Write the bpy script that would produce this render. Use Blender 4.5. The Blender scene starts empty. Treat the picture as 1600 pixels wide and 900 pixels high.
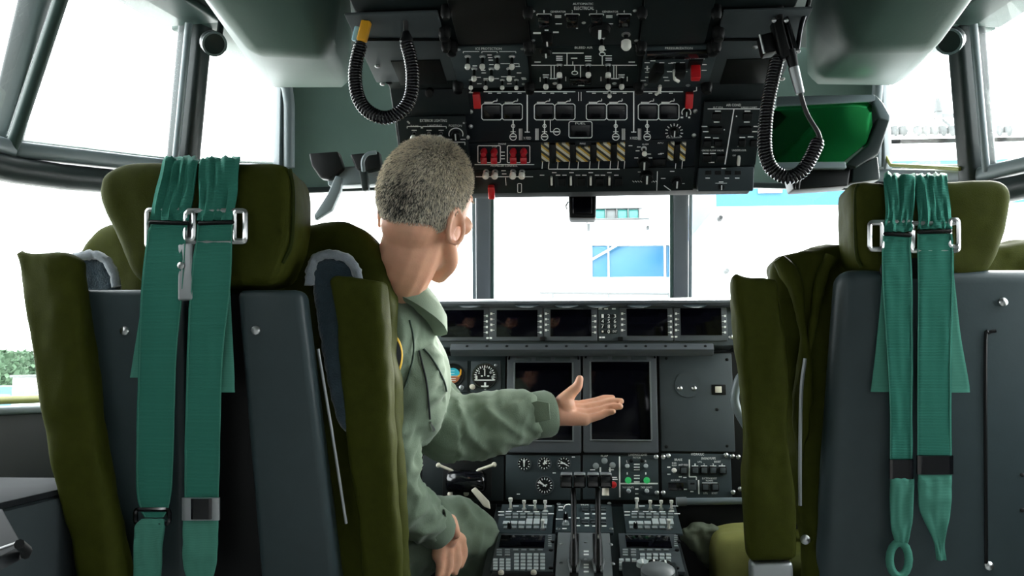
import bpy, bmesh, math, random
import numpy as np
from mathutils import Vector, Matrix, noise
random.seed(7)
SC = bpy.context.scene
COL = SC.collection

# ------------------------------------------------------------------ camera, sky, exposure
FPX = 1400.0
CAM = Vector((0.0, 0.0, 0.85))
YAW = math.atan(112 / FPX)
PITCH = math.atan(125 / FPX)
c_r = Vector((math.cos(YAW), math.sin(YAW), 0))
c_f = Vector((-math.sin(YAW) * math.cos(PITCH), math.cos(YAW) * math.cos(PITCH), math.sin(PITCH)))
c_u = c_r.cross(c_f)
cam_d = bpy.data.cameras.new('camera')
cam_d.sensor_width = 36.0
cam_d.lens = 36.0 * FPX / 1600
cam_d.clip_start = 0.02
cam_d.clip_end = 500
cam = bpy.data.objects.new('camera', cam_d)
COL.objects.link(cam)
cam.matrix_world = Matrix(((c_r.x, c_u.x, -c_f.x, CAM.x), (c_r.y, c_u.y, -c_f.y, CAM.y), (c_r.z, c_u.z, -c_f.z, CAM.z), (0, 0, 0, 1)))
SC.camera = cam

world = bpy.data.worlds.new('overcast_sky')
SC.world = world
world.use_nodes = True
bg = world.node_tree.nodes['Background']
bg.inputs[0].default_value = (0.94, 0.98, 1.0, 1)
bg.inputs[1].default_value = 3.0
sun_d = bpy.data.lights.new('hazy_sun', 'SUN')
sun_d.energy = 10.0
sun_d.angle = math.radians(40)
sun_d.color = (1.0, 0.97, 0.92)
sun = bpy.data.objects.new('hazy_sun', sun_d)
COL.objects.link(sun)
sun.rotation_euler = Vector((-0.45, -0.75, -0.42)).to_track_quat('-Z', 'Y').to_euler()
SC.view_settings.view_transform = 'Standard'
SC.view_settings.look = 'None'
SC.view_settings.gamma = 1.0
SC.view_settings.use_curve_mapping = False
SC.view_settings.exposure = 2.05

# ------------------------------------------------------------------ pixel -> place
def ray(px, py):
    return c_f + c_r * ((px - 800) / FPX) + c_u * ((450 - py) / FPX)
def at(px, py, Y):
    d = ray(px, py)
    return CAM + d * (Y / d.y)
class Plane:
    """a flat panel across the aircraft: o on it, s = right, t = up along it, n = towards the crew"""
    def __init__(self, pa, pb, yaw=0.0):
        a, b = Vector(pa), Vector(pb)          # lower and upper point on the panel
        self.o = a
        t = b - a; t.x = 0; t.normalize()
        s = Vector((1, 0, 0))
        if yaw:
            Rz = Matrix.Rotation(yaw, 3, 'Z'); t = Rz @ t; s = Rz @ s
        self.s, self.t = s, t
        self.n = s.cross(t)
    def uv(self, px, py):
        d = ray(px, py)
        k = (self.o - CAM).dot(self.n) / d.dot(self.n)
        q = CAM + d * k - self.o
        return q.dot(self.s), q.dot(self.t)
    def M(self, s, t, h=0.0, rot=0.0):
        p = self.o + self.s * s + self.t * t + self.n * h
        m = Matrix(((self.s.x, self.t.x, self.n.x, p.x), (self.s.y, self.t.y, self.n.y, p.y), (self.s.z, self.t.z, self.n.z, p.z), (0, 0, 0, 1)))
        if rot: m = m @ Matrix.Rotation(rot, 4, 'Z')
        return m
    def MP(self, px, py, h=0.0, rot=0.0):
        return self.M(*self.uv(px, py), h, rot)
    def rect(self, x0, y0, x1, y1):
        ym = (y0 + y1) / 2; xm = (x0 + x1) / 2
        return self.uv(x0, ym)[0], self.uv(xm, y1)[1], self.uv(x1, ym)[0], self.uv(xm, y0)[1]

# ------------------------------------------------------------------ materials
MATS = {}
def mat(name, col, rough=0.6, metal=0.0, var=0.0, bump=0.0, scale=60.0, emit=None, spec=0.5, kind='noise', sheen=0.0, clear=0.0):
    m = bpy.data.materials.new(name); m.use_nodes = True
    nt = m.node_tree; b = nt.nodes['Principled BSDF']
    b.inputs['Base Color'].default_value = (*col, 1)
    b.inputs['Roughness'].default_value = rough
    b.inputs['Metallic'].default_value = metal
    b.inputs['Specular IOR Level'].default_value = spec
    if sheen: b.inputs['Sheen Weight'].default_value = sheen
    if clear: b.inputs['Coat Weight'].default_value = clear
    if emit:
        b.inputs['Emission Color'].default_value = (*emit[0], 1); b.inputs['Emission Strength'].default_value = emit[1]
    if var or bump:
        tc = nt.nodes.new('ShaderNodeTexCoord')
        if kind == 'weave':
            tx = nt.nodes.new('ShaderNodeTexWave'); tx.wave_type = 'BANDS'; tx.bands_direction = 'Z'
            tx.inputs['Scale'].default_value = scale; tx.inputs['Distortion'].default_value = 1.5; tx.inputs['Detail'].default_value = 2
        elif kind == 'ribs':
            tx = nt.nodes.new('ShaderNodeTexWave'); tx.wave_type = 'BANDS'; tx.bands_direction = 'X'
            tx.inputs['Scale'].default_value = scale
        else:
            tx = nt.nodes.new('ShaderNodeTexNoise'); tx.inputs['Scale'].default_value = scale; tx.inputs['Detail'].default_value = 5
        nt.links.new(tc.outputs['Object'], tx.inputs['Vector'])
        fac = tx.outputs['Fac']
        if var:
            mx = nt.nodes.new('ShaderNodeMix'); mx.data_type = 'RGBA'
            n2 = nt.nodes.new('ShaderNodeTexNoise'); n2.inputs['Scale'].default_value = max(2.0, scale * 0.12); n2.inputs['Detail'].default_value = 4
            nt.links.new(tc.outputs['Object'], n2.inputs['Vector'])
            nt.links.new(n2.outputs['Fac'] if kind == 'noise' else fac, mx.inputs[0])
            mx.inputs[6].default_value = (*[max(0, c * (1 - var)) for c in col], 1)
            mx.inputs[7].default_value = (*[min(1, c * (1 + var)) for c in col], 1)
            nt.links.new(mx.outputs[2], b.inputs['Base Color'])
        if bump:
            bp = nt.nodes.new('ShaderNodeBump'); bp.inputs['Strength'].default_value = bump; bp.inputs['Distance'].default_value = 0.002
            nt.links.new(fac, bp.inputs['Height']); nt.links.new(bp.outputs[0], b.inputs['Normal'])
    MATS[name] = m
    return m
def glass_mat(name, tint=(0.97, 0.985, 0.98), refl=(1, 1, 1), base=0.04, rough=0.0):
    m = bpy.data.materials.new(name); m.use_nodes = True
    nt = m.node_tree; nt.nodes.remove(nt.nodes['Principled BSDF'])
    out = nt.nodes['Material Output']
    tr = nt.nodes.new('ShaderNodeBsdfTransparent'); tr.inputs[0].default_value = (*tint, 1)
    gl = nt.nodes.new('ShaderNodeBsdfGlossy'); gl.inputs['Color'].default_value = (*refl, 1); gl.inputs['Roughness'].default_value = rough
    fr = nt.nodes.new('ShaderNodeLayerWeight'); fr.inputs[0].default_value = 0.12
    ad = nt.nodes.new('ShaderNodeMath'); ad.operation = 'MULTIPLY_ADD'; ad.inputs[1].default_value = 0.5; ad.inputs[2].default_value = base; ad.use_clamp = True
    nt.links.new(fr.outputs['Fresnel'], ad.inputs[0])
    mx = nt.nodes.new('ShaderNodeMixShader')
    nt.links.new(ad.outputs[0], mx.inputs[0]); nt.links.new(tr.outputs[0], mx.inputs[1]); nt.links.new(gl.outputs[0], mx.inputs[2])
    nt.links.new(mx.outputs[0], out.inputs[0])
    MATS[name] = m
    return m
mat('black', (0.0031, 0.0036, 0.0041), 0.45, bump=0.05, scale=300, spec=0.22)
mat('black_gloss', (0.004, 0.004, 0.006), 0.12)
mat('black_rubber', (0.012, 0.012, 0.013), 0.5)
mat('screen', (0.001, 0.001, 0.003), 0.10, spec=0.15)
mat('panel_dark', (0.0064, 0.0109, 0.0121), 0.5, var=0.3, bump=0.05, scale=120, spec=0.22)
mat('panel_blue', (0.0045, 0.0076, 0.0115), 0.5, var=0.3, bump=0.05, scale=120, spec=0.22)
mat('panel_grey', (0.0312, 0.0441, 0.0487), 0.5, var=0.15, bump=0.05, scale=140, spec=0.22)
mat('panel_mid', (0.0487, 0.0601, 0.0651), 0.5, var=0.12, bump=0.05, scale=140, spec=0.22)
mat('bezel_grey', (0.0699, 0.0789, 0.0883), 0.45, var=0.1, bump=0.04, scale=160, spec=0.35)
mat('quadrant_grey', (0.13, 0.145, 0.15), 0.45, var=0.1, bump=0.04, scale=120)
mat('shell_grey', (0.036, 0.055, 0.060), 0.45, var=0.12, bump=0.08, scale=220, spec=0.35)
mat('duct_green', (0.050, 0.088, 0.073), 0.5, var=0.1, bump=0.1, scale=150, spec=0.25)
mat('fascia_green', (0.0960, 0.1500, 0.1320), 0.55, var=0.12, bump=0.05, scale=90, spec=0.25)
mat('frame_green', (0.0252, 0.0476, 0.0420), 0.4, var=0.2, scale=60, spec=0.25)
mat('frame_grey', (0.1200, 0.1500, 0.1620), 0.4, var=0.1, scale=60)
mat('frame_dark', (0.0136, 0.0204, 0.0204), 0.4, var=0.15, scale=60, spec=0.25)
mat('seal_yellow', (0.22, 0.24, 0.06), 0.5, var=0.2, scale=60)
mat('olive', (0.0367, 0.0425, 0.0042), 0.75, var=0.22, bump=0.25, scale=500, spec=0.1)
mat('olive_dark', (0.0200, 0.0275, 0.0040), 0.8, var=0.25, bump=0.25, scale=500, spec=0.1)
mat('webbing', (0.0382, 0.1997, 0.1487), 0.75, var=0.18, bump=0.35, scale=160, kind='weave', spec=0.1)
mat('webbing_light', (0.0765, 0.2635, 0.1997), 0.8, var=0.2, bump=0.3, scale=220, kind='weave', spec=0.1)
mat('stitch', (0.30, 0.55, 0.45), 0.8)
mat('sheepskin', (0.0298, 0.0506, 0.0654), 0.95, var=0.5, bump=1.0, scale=320, sheen=0.5, spec=0.1)
mat('sheepskin_trim', (0.2560, 0.2880, 0.3200), 0.95, var=0.3, bump=0.8, scale=500, sheen=0.6)
mat('steel', (0.55, 0.56, 0.56), 0.28, 1.0)
mat('steel_dull', (0.40, 0.42, 0.43), 0.45, 0.9, var=0.15, scale=80)
mat('white_print', (0.88, 0.90, 0.87), 0.6)
mat('white_plastic', (0.72, 0.72, 0.66), 0.4)
mat('ivory', (0.62, 0.58, 0.47), 0.45)
mat('red', (0.50, 0.008, 0.012), 0.35)
mat('red_clear', (0.42, 0.010, 0.018), 0.2, clear=0.4)
mat('amber', (0.75, 0.36, 0.01), 0.45, var=0.1, scale=90)
mat('tag_blue', (0.35, 0.62, 0.72), 0.5)
mat('key_grey', (0.22, 0.25, 0.25), 0.5)
mat('key_light', (0.42, 0.47, 0.47), 0.5)
mat('sky_cyan', (0.02, 0.42, 0.55), 0.5)
mat('earth_brown', (0.34, 0.10, 0.03), 0.6)
mat('green_lamp', (0.0200, 0.1600, 0.0500), 0.3, emit=((0.05, 1.0, 0.25), 0.06))
mat('suit', (0.1725, 0.2242, 0.1610), 0.85, var=0.12, bump=0.25, scale=420, sheen=0.15, spec=0.1)
mat('suit_dark', (0.050, 0.075, 0.060), 0.85, var=0.15, bump=0.25, scale=420, spec=0.1)
mat('skin', (0.7920, 0.4125, 0.2687), 0.5, var=0.10, bump=0.15, scale=260)
MATS['skin'].node_tree.nodes['Principled BSDF'].inputs['Subsurface Weight'].default_value = 0.12
MATS['skin'].node_tree.nodes['Principled BSDF'].inputs['Subsurface Radius'].default_value = (0.02, 0.006, 0.003)
mat('hair_white', (0.8580, 0.7800, 0.6370), 0.55)
mat('hair_grey', (0.4050, 0.3675, 0.3000), 0.55)
mat('hair_dark', (0.028, 0.028, 0.026), 0.55)
mat('patch_black', (0.01, 0.012, 0.016), 0.8)
mat('patch_yellow', (0.70, 0.42, 0.02), 0.7)
mat('patch_grey', (0.28, 0.30, 0.33), 0.8)
mat('olive_lit', (0.2295, 0.2295, 0.0765), 0.8, var=0.12, bump=0.2, scale=300, spec=0.1)  # the olive seat cover as lit, light put into its colour
mat('boot_fabric', (0.13, 0.15, 0.11), 0.85, var=0.2, bump=0.3, scale=200, spec=0.1)
mat('floor_grey', (0.34, 0.35, 0.35), 0.8, var=0.2, bump=0.2, scale=60)  # unseen floor, made paler to bounce window light up to the overhead panels
mat('wall_dark', (0.0180, 0.0216, 0.0240), 0.7, var=0.2, bump=0.1, scale=60, spec=0.35)
mat('liner', (0.1320, 0.1500, 0.1440), 0.8, var=0.1, bump=0.1, scale=40)
mat('hangar_white', (0.80, 0.82, 0.83), 0.6, var=0.03, scale=2)
mat('hangar_ribbed', (0.80, 0.82, 0.83), 0.6, var=0.025, scale=5.5, kind='ribs')
mat('hangar_blue', (0.0045, 0.0892, 0.1874), 0.5, var=0.05, scale=5.5, kind='ribs')
mat('door_blue', (0.001, 0.075, 0.150), 0.45, var=0.04, scale=1)
mat('pane_teal', (0.0045, 0.1350, 0.1215), 0.2)
mat('pane_grey', (0.0700, 0.0800, 0.0800), 0.3)
mat('steel_white', (0.0605, 0.0660, 0.0660), 0.5)
mat('ext_grey', (0.05, 0.055, 0.055), 0.6)
mat('matte_grey', (0.016, 0.018, 0.020), 0.85, var=0.1, bump=0.05, scale=100, spec=0.08)
mat('apron', (0.42, 0.42, 0.40), 0.9, var=0.1, bump=0.1, scale=1.2)
mat('foliage', (0.0162, 0.0468, 0.0180), 0.8, var=0.4, scale=3)
mat('bark', (0.10, 0.07, 0.05), 0.9)
mat('car_blue', (0.0150, 0.1100, 0.2500), 0.3)
glass_mat('window_glass')
glass_mat('hud_glass', (0.10, 0.07, 0.12), (0.10, 0.95, 0.30), 0.45, 0.02)

def stripes(name):
    m = mat(name, (0.6, 0.5, 0.3), 0.5)
    nt = m.node_tree; b = nt.nodes['Principled BSDF']
    tc = nt.nodes.new('ShaderNodeTexCoord'); mp = nt.nodes.new('ShaderNodeMapping')
    mp.inputs['Rotation'].default_value = (0, 0, math.radians(-48))
    wv = nt.nodes.new('ShaderNodeTexWave'); wv.wave_type = 'BANDS'; wv.bands_direction = 'X'; wv.wave_profile = 'SAW'
    wv.inputs['Scale'].default_value = 24.0
    cr = nt.nodes.new('ShaderNodeValToRGB'); cr.color_ramp.interpolation = 'CONSTANT'
    e = cr.color_ramp.elements
    e[0].position = 0; e[0].color = (0.68, 0.66, 0.55, 1)
    e[1].position = 0.36; e[1].color = (0.55, 0.34, 0.05, 1)
    q = e.new(0.66); q.color = (0.03, 0.03, 0.02, 1)
    nt.links.new(tc.outputs['Object'], mp.inputs[0]); nt.links.new(mp.outputs[0], wv.inputs[0])
    nt.links.new(wv.outputs['Fac'], cr.inputs[0]); nt.links.new(cr.outputs[0], b.inputs['Base Color'])
stripes('hazard_stripes')

# ------------------------------------------------------------------ objects
WM = {}
def new_ob(name, data, parent=None, M=None):
    o = bpy.data.objects.new(name, data)
    COL.objects.link(o)
    M = M.copy() if M is not None else Matrix.Identity(4)
    if parent is not None:
        o.parent = parent
        o.matrix_parent_inverse = WM[parent.name].inverted()
    o.matrix_basis = M
    WM[o.name] = M
    return o
def ob(name, me, mats, parent=None, M=None, smooth=False):
    if mats is not None and len(me.materials) == 0:
        for mm in (mats if isinstance(mats, (list, tuple)) else [mats]):
            me.materials.append(MATS[mm])
    if smooth: shade(me)
    return new_ob(name, me, parent, M)
def shade(me, ang=None):
    for p in me.polygons: p.use_smooth = True
    if ang is None: return
    me.set_sharp_from_angle(angle=math.radians(ang))
def thing(name, loc, label, cat, group=None):
    o = new_ob(name, None, None, Matrix.Translation(Vector(loc)))
    o.empty_display_size = 0.05
    tag(o, label, cat, group)
    return o
def tag(o, label=None, cat=None, group=None, kind=None):
    if label: o['label'] = label
    if cat: o['category'] = cat
    if group: o['group'] = group
    if kind: o['kind'] = kind
    return o
def pym(name, vs, fs, mi=None):
    me = bpy.data.meshes.new(name)
    me.from_pydata([tuple(v) for v in vs], [], fs)
    if mi is not None: me.polygons.foreach_set('material_index', mi)
    me.update()
    return me
def bm_out(bm, name, smooth=None):
    bmesh.ops.recalc_face_normals(bm, faces=bm.faces)
    me = bpy.data.meshes.new(name); bm.to_mesh(me); bm.free()
    if smooth is not None: shade(me, smooth)
    return me
def box_m(name, w, d, h, bev=0.0, seg=2, c=(0, 0, 0), smooth=35):
    bm = bmesh.new()
    bmesh.ops.create_cube(bm, size=1, matrix=Matrix.Translation(Vector(c)) @ Matrix.Diagonal((w, d, h, 1)))
    if bev: bmesh.ops.bevel(bm, geom=bm.edges[:], offset=min(bev, w * .45, d * .45, h * .45), segments=seg, affect='EDGES', profile=0.5)
    return bm_out(bm, name, smooth)
def prism_m(name, front, back, bev=0.0, seg=3, smooth=40, sub=0):
    """closed solid between two like outlines (lists of 3-D points)"""
    bm = bmesh.new()
    a = [bm.verts.new(p) for p in front]; b = [bm.verts.new(p) for p in back]
    n = len(a)
    bm.faces.new(a); bm.faces.new(b[::-1])
    for i in range(n): bm.faces.new((a[i], b[i], b[(i + 1) % n], a[(i + 1) % n]))
    bmesh.ops.recalc_face_normals(bm, faces=bm.faces)
    if bev: bmesh.ops.bevel(bm, geom=bm.edges[:], offset=bev, segments=seg, affect='EDGES', profile=0.5)
    return bm_out(bm, name, smooth)
def tube_m(name, pts, r, seg=10, closed=False, caps=True, smooth=50):
    pts = [Vector(p) for p in pts]; n = len(pts)
    rs = r if isinstance(r, (list, tuple)) else [r] * n
    vs, fs = [], []
    up = None
    for i in range(n):
        a = pts[(i - 1) % n] if (closed or i) else pts[0]
        b = pts[(i + 1) % n] if (closed or i < n - 1) else pts[-1]
        t = (b - a).normalized()
        if up is None:
            up = t.cross(Vector((0, 0, 1)))
            if up.length < 1e-3: up = t.cross(Vector((1, 0, 0)))
            up.normalize()
        else:
            up = (up - t * up.dot(t)).normalized()
        w = t.cross(up)
        for k in range(seg):
            q = 2 * math.pi * k / seg
            vs.append(pts[i] + (up * math.cos(q) + w * math.sin(q)) * rs[i])
    for i in range(n if closed else n - 1):
        for k in range(seg):
            j = (i + 1) % n
            fs.append((i * seg + k, i * seg + (k + 1) % seg, j * seg + (k + 1) % seg, j * seg + k))
    if caps and not closed:
        fs.append(tuple(range(seg))[::-1]); fs.append(tuple(range((n - 1) * seg, n * seg)))
    me = pym(name, vs, fs); shade(me, smooth)
    return me
def lathe_m(name, prof, seg=20, smooth=40, mis=None):
    """profile [(r, z)] spun about z; mis = material index per ring gap"""
    vs, fs, mi = [], [], []
    for r, z in prof:
        for k in range(seg):
            q = 2 * math.pi * k / seg
            vs.append((max(r, 1e-5) * math.cos(q), max(r, 1e-5) * math.sin(q), z))
    for i in range(len(prof) - 1):
        for k in range(seg):
            fs.append((i * seg + k, i * seg + (k + 1) % seg, (i + 1) * seg + (k + 1) % seg, (i + 1) * seg + k))
            mi.append(mis[i] if mis else 0)
    me = pym(name, vs, fs, mi); shade(me, smooth)
    return me
def cr(pts, n):
    """Catmull-Rom through points, n samples per span"""
    P = [Vector(p) for p in pts]; P = [P[0] * 2 - P[1]] + P + [P[-1] * 2 - P[-2]]
    out = []
    for i in range(1, len(P) - 2):
        for k in range(n):
            t = k / n
            out.append(0.5 * ((2 * P[i]) + (P[i + 1] - P[i - 1]) * t + (2 * P[i - 1] - 5 * P[i] + 4 * P[i + 1] - P[i + 2]) * t * t + (3 * P[i] - P[i - 1] - 3 * P[i + 1] + P[i + 2]) * t ** 3))
    out.append(P[-2])
    return out
def bar_m(name, a, b, w, d, up=(0, 0, 1), bev=0.004, b_end=None):
    """beam of section w x d between two points; up sets the direction of w's normal"""
    a, b = Vector(a), Vector(b); t = (b - a).normalized()
    s = t.cross(Vector(up)).normalized(); u = s.cross(t)
    def ring(p, k=1): return [p + s * w / 2 * k + u * d / 2 * k, p - s * w / 2 * k + u * d / 2 * k, p - s * w / 2 * k - u * d / 2 * k, p + s * w / 2 * k - u * d / 2 * k]
    return prism_m(name, ring(a), ring(b, b_end or 1), bev)
def slab_m(name, corners, thick, n, bev=0.0):
    """plate: polygon corners and its back, thick along n"""
    n = Vector(n).normalized() * thick
    return prism_m(name, [Vector(c) for c in corners], [Vector(c) + n for c in corners], bev, 2)
def joined(name, meshes, mis=None):
    """one mesh out of several (each freed)"""
    vs, fs, mi, sm = [], [], [], []
    for k, me in enumerate(meshes):
        o = len(vs)
        vs += [v.co.copy() for v in me.vertices]
        for p in me.polygons:
            fs.append(tuple(o + i for i in p.vertices)); mi.append(mis[k] if mis else p.material_index); sm.append(p.use_smooth)
        bpy.data.meshes.remove(me)
    me = pym(name, vs, fs, mi)
    me.polygons.foreach_set('use_smooth', sm)
    me.set_sharp_from_angle(angle=math.radians(40))
    return me
def tri_area(c): pass

# lettering: glyph outlines of the built-in font
GLY = {}
def glyphs(s):
    if s not in GLY:
        cu = bpy.data.curves.new('t', 'FONT'); cu.body = s; cu.resolution_u = 2
        o = bpy.data.objects.new('t', cu)
        me = o.to_mesh()
        vs = [(v.co.x, v.co.y) for v in me.vertices]; fs = [tuple(p.vertices) for p in me.polygons]
        o.to_mesh_clear(); bpy.data.objects.remove(o); bpy.data.curves.remove(cu)
        xs = [v[0] for v in vs]; ys = [v[1] for v in vs]
        x0, x1, y0, y1 = min(xs), max(xs), min(ys), max(ys)
        GLY[s] = ([((x - x0) / (x1 - x0 or 1), (y - y0) / (y1 - y0 or 1)) for x, y in vs], fs)
    return GLY[s]
class Print:
    """flat printed marks on a panel, placed by picture box"""
    def __init__(self, pl, h=0.0008): self.pl, self.h, self.vs, self.fs = pl, h, [], []
    def _add(self, pts, fs):
        o = len(self.vs)
        self.vs += [self.pl.o + self.pl.s * s + self.pl.t * t + self.pl.n * self.h for s, t in pts]
        self.fs += [tuple(o + i for i in f) for f in fs]
    def text(self, s, x0, y0, x1, y1):
        vs, fs = glyphs(s)
        self._add([self.pl.uv(x0 + (x1 - x0) * u, y1 + (y0 - y1) * v) for u, v in vs], fs)
    def bar(self, x0, y0, x1, y1):
        self._add([self.pl.uv(x, y) for x, y in ((x0, y0), (x0, y1), (x1, y1), (x1, y0))], [(0, 1, 2, 3)])
    def line(self, pts, w=1.6):
        for (ax, ay), (bx, by) in zip(pts, pts[1:]):
            l = math.hypot(bx - ax, by - ay) or 1; nx, ny = -(by - ay) / l * w / 2, (bx - ax) / l * w / 2
            self._add([self.pl.uv(x, y) for x, y in ((ax + nx, ay + ny), (bx + nx, by + ny), (bx - nx, by - ny), (ax - nx, ay - ny))], [(0, 1, 2, 3)])
    def ring(self, cx, cy, r, w=1.3, ry=None, a0=0, a1=360, n=16):
        ry = ry or r; pts, fs = [], []
        for k in range(n + 1):
            q = math.radians(a0 + (a1 - a0) * k / n)
            for rr, r2 in ((r - w / 2, ry - w / 2), (r + w / 2, ry + w / 2)):
                pts.append(self.pl.uv(cx + rr * math.cos(q), cy - r2 * math.sin(q)))
        for k in range(n): fs.append((2 * k, 2 * k + 1, 2 * k + 3, 2 * k + 2))
        self._add(pts, fs)
    def rrect(self, x0, y0, x1, y1, w=1.4, c=2.5):
        self.line([(x0 + c, y0), (x1 - c, y0), (x1, y0 + c), (x1, y1 - c), (x1 - c, y1), (x0 + c, y1), (x0, y1 - c), (x0, y0 + c), (x0 + c, y0)], w)
    def done(self, parent, name='printed_legend', m='white_print'):
        if self.vs:
            o = ob(name, pym(name, self.vs, self.fs), m, parent); o['kind'] = 'stuff'; return o
def plate(parent, name, pl, box, h0, h1, m, bev=0.0015):
    s0, t0, s1, t1 = pl.rect(*box)
    me = box_m(name, s1 - s0, t1 - t0, h1 - h0, bev)
    return ob(name, me, m, parent, pl.M((s0 + s1) / 2, (t0 + t1) / 2, (h0 + h1) / 2))
# ------------------------------------------------------------------ the cockpit shell
def struct(name, me, m, parent=None):
    o = ob(name, me, m, parent)
    if parent is None: o['kind'] = 'structure'
    return o
def V(x, y, z): return Vector((x, y, z))
L1b, L1t = at(10, 226, 1.76), at(112, -80, 1.66)
L2b, L2t = at(287, 258, 2.20), at(307, 36, 2.12)
L3b, L3t = at(441, 262, 2.48), at(443, 92, 2.42)
L4b, L4t = at(757, 474, 2.85), at(757, 280, 2.68)
R4b, R4t = at(1062, 474, 2.85), at(1062, 280, 2.68)
R3b, R3t = at(1378, 268, 2.48), at(1374, 92, 2.42)
R2b, R2t = at(1528, 270, 2.20), at(1508, 38, 2.12)
R1b, R1t = V(1.16, 1.76, L1b.z), V(1.02, 1.66, L1t.z)
L0b, L0t = V(-1.34, 1.25, L1b.z + .01), V(-1.16, 1.20, L1t.z)
R0b, R0t = V(1.34, 1.25, L1b.z + .01), V(1.16, 1.20, L1t.z)
C3t, C3b = at(447, 297, 2.47), at(452, 520, 2.52)
D3t, D3b = at(1372, 292, 2.47), at(1368, 520, 2.52)
LOWZ = at(20, 634, 1.72).z
def low(p, z): return V(p.x * 1.03, p.y, z)

struct('floor', box_m('floor', 3.2, 5.0, 0.06, 0, c=(0, 0.8, -0.03)), 'floor_grey')
# ceiling: a shallow vault over the posts
top = [V(-1.28, -1.6, 1.82), L0t, L1t, L2t, L3t + V(0, 0, .0), V(0, 2.5, 1.86), R3t, R2t, R1t, R0t, V(1.28, -1.6, 1.82)]
cv = [p.copy() for p in top] + [V(0, 0.6, 2.02)]
cf = [(i, (i + 1) % 11, 11) for i in range(11)]
cv2 = cv + [p + V(0, 0, .05) for p in cv]
cf2 = cf + [tuple(12 + i for i in f)[::-1] for f in cf] + [(i, 12 + i, 12 + (i + 1) % 11, (i + 1) % 11) for i in range(11)]
struct('ceiling', pym('ceiling', cv2, cf2), 'liner')
# unseen aft walls, their reach and side windows shaped for light on the seats
def side_wall(name, sx):
    a = []
    for (y0, y1, z0, z1) in ((-1.6, 1.25, 0, 1.0), (-1.6, 1.25, 1.42, 1.86), (-1.6, -1.0, 1.0, 1.42), (-.45, 1.25, 1.0, 1.42)):
        a.append(box_m('b', .05, y1 - y0, z1 - z0, 0, c=(sx * 1.36, (y0 + y1) / 2, (z0 + z1) / 2)))
    struct(name, joined(name, a), 'liner')
side_wall('wall_left', -1); side_wall('wall_right', 1)
struct('wall_aft', box_m('wall_aft', 2.8, .06, 2.0, 0, c=(0, -1.63, .93)), 'liner')
# lower side walls below the windows and the nose wall
def low_wall(name, pts, z1):
    a = []
    for p, q in zip(pts, pts[1:]):
        n = (q - p).cross(V(0, 0, 1)).normalized()
        a.append(slab_m('s', [low(p, 0), low(q, 0), low(q, z1), low(p, z1)], .03, n))
    struct(name, joined(name, a), 'wall_dark')
low_wall('wall_side_left', [L0b, L1b, L2b, V(L3b.x, L3b.y, 0)], LOWZ - .015)
low_wall('wall_side_right', [V(R3b.x, R3b.y, 0), R2b, R1b, R0b], LOWZ - .015)
gl_z = at(900, 478, 2.8).z
struct('wall_front', joined('wall_front', [
    slab_m('s', [V(C3b.x - .03, 2.50, 0), V(L4b.x, 2.87, 0), V(L4b.x, 2.87, gl_z), V(C3b.x - .03, 2.50, gl_z)], .03, V(-.3, 1, 0)),
    slab_m('s', [V(L4b.x, 2.87, 0), V(R4b.x, 2.87, 0), V(R4b.x, 2.87, gl_z), V(L4b.x, 2.87, gl_z)], .03, V(0, 1, 0)),
    slab_m('s', [V(R4b.x, 2.87, 0), V(D3b.x + .03, 2.50, 0), V(D3b.x + .03, 2.50, gl_z), V(R4b.x, 2.87, gl_z)], .03, V(.3, 1, 0))]), 'wall_dark')
# header above the windshield
def up(p, z): return V(p.x, p.y - .12, z)
hz = 1.90
H = [C3t, L4t + V(0, 0, -.01), R4t + V(0, 0, -.01), D3t]
struct('wall_header', joined('wall_header', [
    slab_m('s', [H[i], H[i + 1], up(H[i + 1], hz), up(H[i], hz)], .03, V(0, 1, 0), 0.006) for i in range(3)]), 'fascia_green')
struct('trim_1', bar_m('trim_1', C3t + V(0, -.02, -.008), L4t + V(0, -.02, -.018), .02, .016), 'frame_dark')
struct('trim_2', bar_m('trim_2', R4t + V(0, -.02, -.018), D3t + V(0, -.02, -.008), .02, .016), 'frame_dark')

# window posts and rails
def rail(name, a, b, w, d, m, upv=(0, 0, 1), bev=.006): return struct(name, bar_m(name, a, b, w, d, upv, bev), m)
def rod(name, pts, r, m): return struct(name, tube_m(name, pts, r, 12), m)
ext = lambda a, b, k: b + (b - a) * k
rail('trim_3', at(4, 232, 1.80), at(74, -60, 1.70), .058, .06, 'frame_dark', (0, 1, .3), .012)
rod('trim_4', [at(16, 240, 1.75), at(95, 0, 1.67), at(125, -90, 1.64)], .0135, 'frame_green')
rod('trim_5', [at(0, 236, 1.83), at(44, 30, 1.77), at(62, -60, 1.74)], .007, 'frame_grey')
rail('trim_6', L2b + V(-.005, 0, -.04), L2t + V(0, 0, .03), .082, .05, 'frame_dark', (.35, 1, .1), .014)
rod('trim_7', [at(274, 252, 2.14), at(295, 36, 2.06)], .009, 'frame_grey')
rail('trim_8', R2b + V(0, 0, -.04), R2t + V(0, 0, .03), .082, .05, 'frame_dark', (-.35, 1, .1), .014)
rod('trim_9', [at(1541, 268, 2.14), at(1521, 38, 2.06)], .009, 'frame_grey')
rail('trim_10', L3b + V(0, 0, -.3), L3t, .030, .04, 'frame_grey', (.6, 1, 0), .004)
rail('trim_11', R3b + V(0, 0, -.3), R3t, .030, .04, 'frame_grey', (-.6, 1, 0), .004)
rail('trim_12', L4b, L4t + V(0, -.01, .02), .047, .06, 'bezel_grey', (0, 1, .2), .008)
rail('trim_13', R4b, R4t + V(0, -.01, .02), .047, .06, 'bezel_grey', (0, 1, .2), .008)
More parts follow.
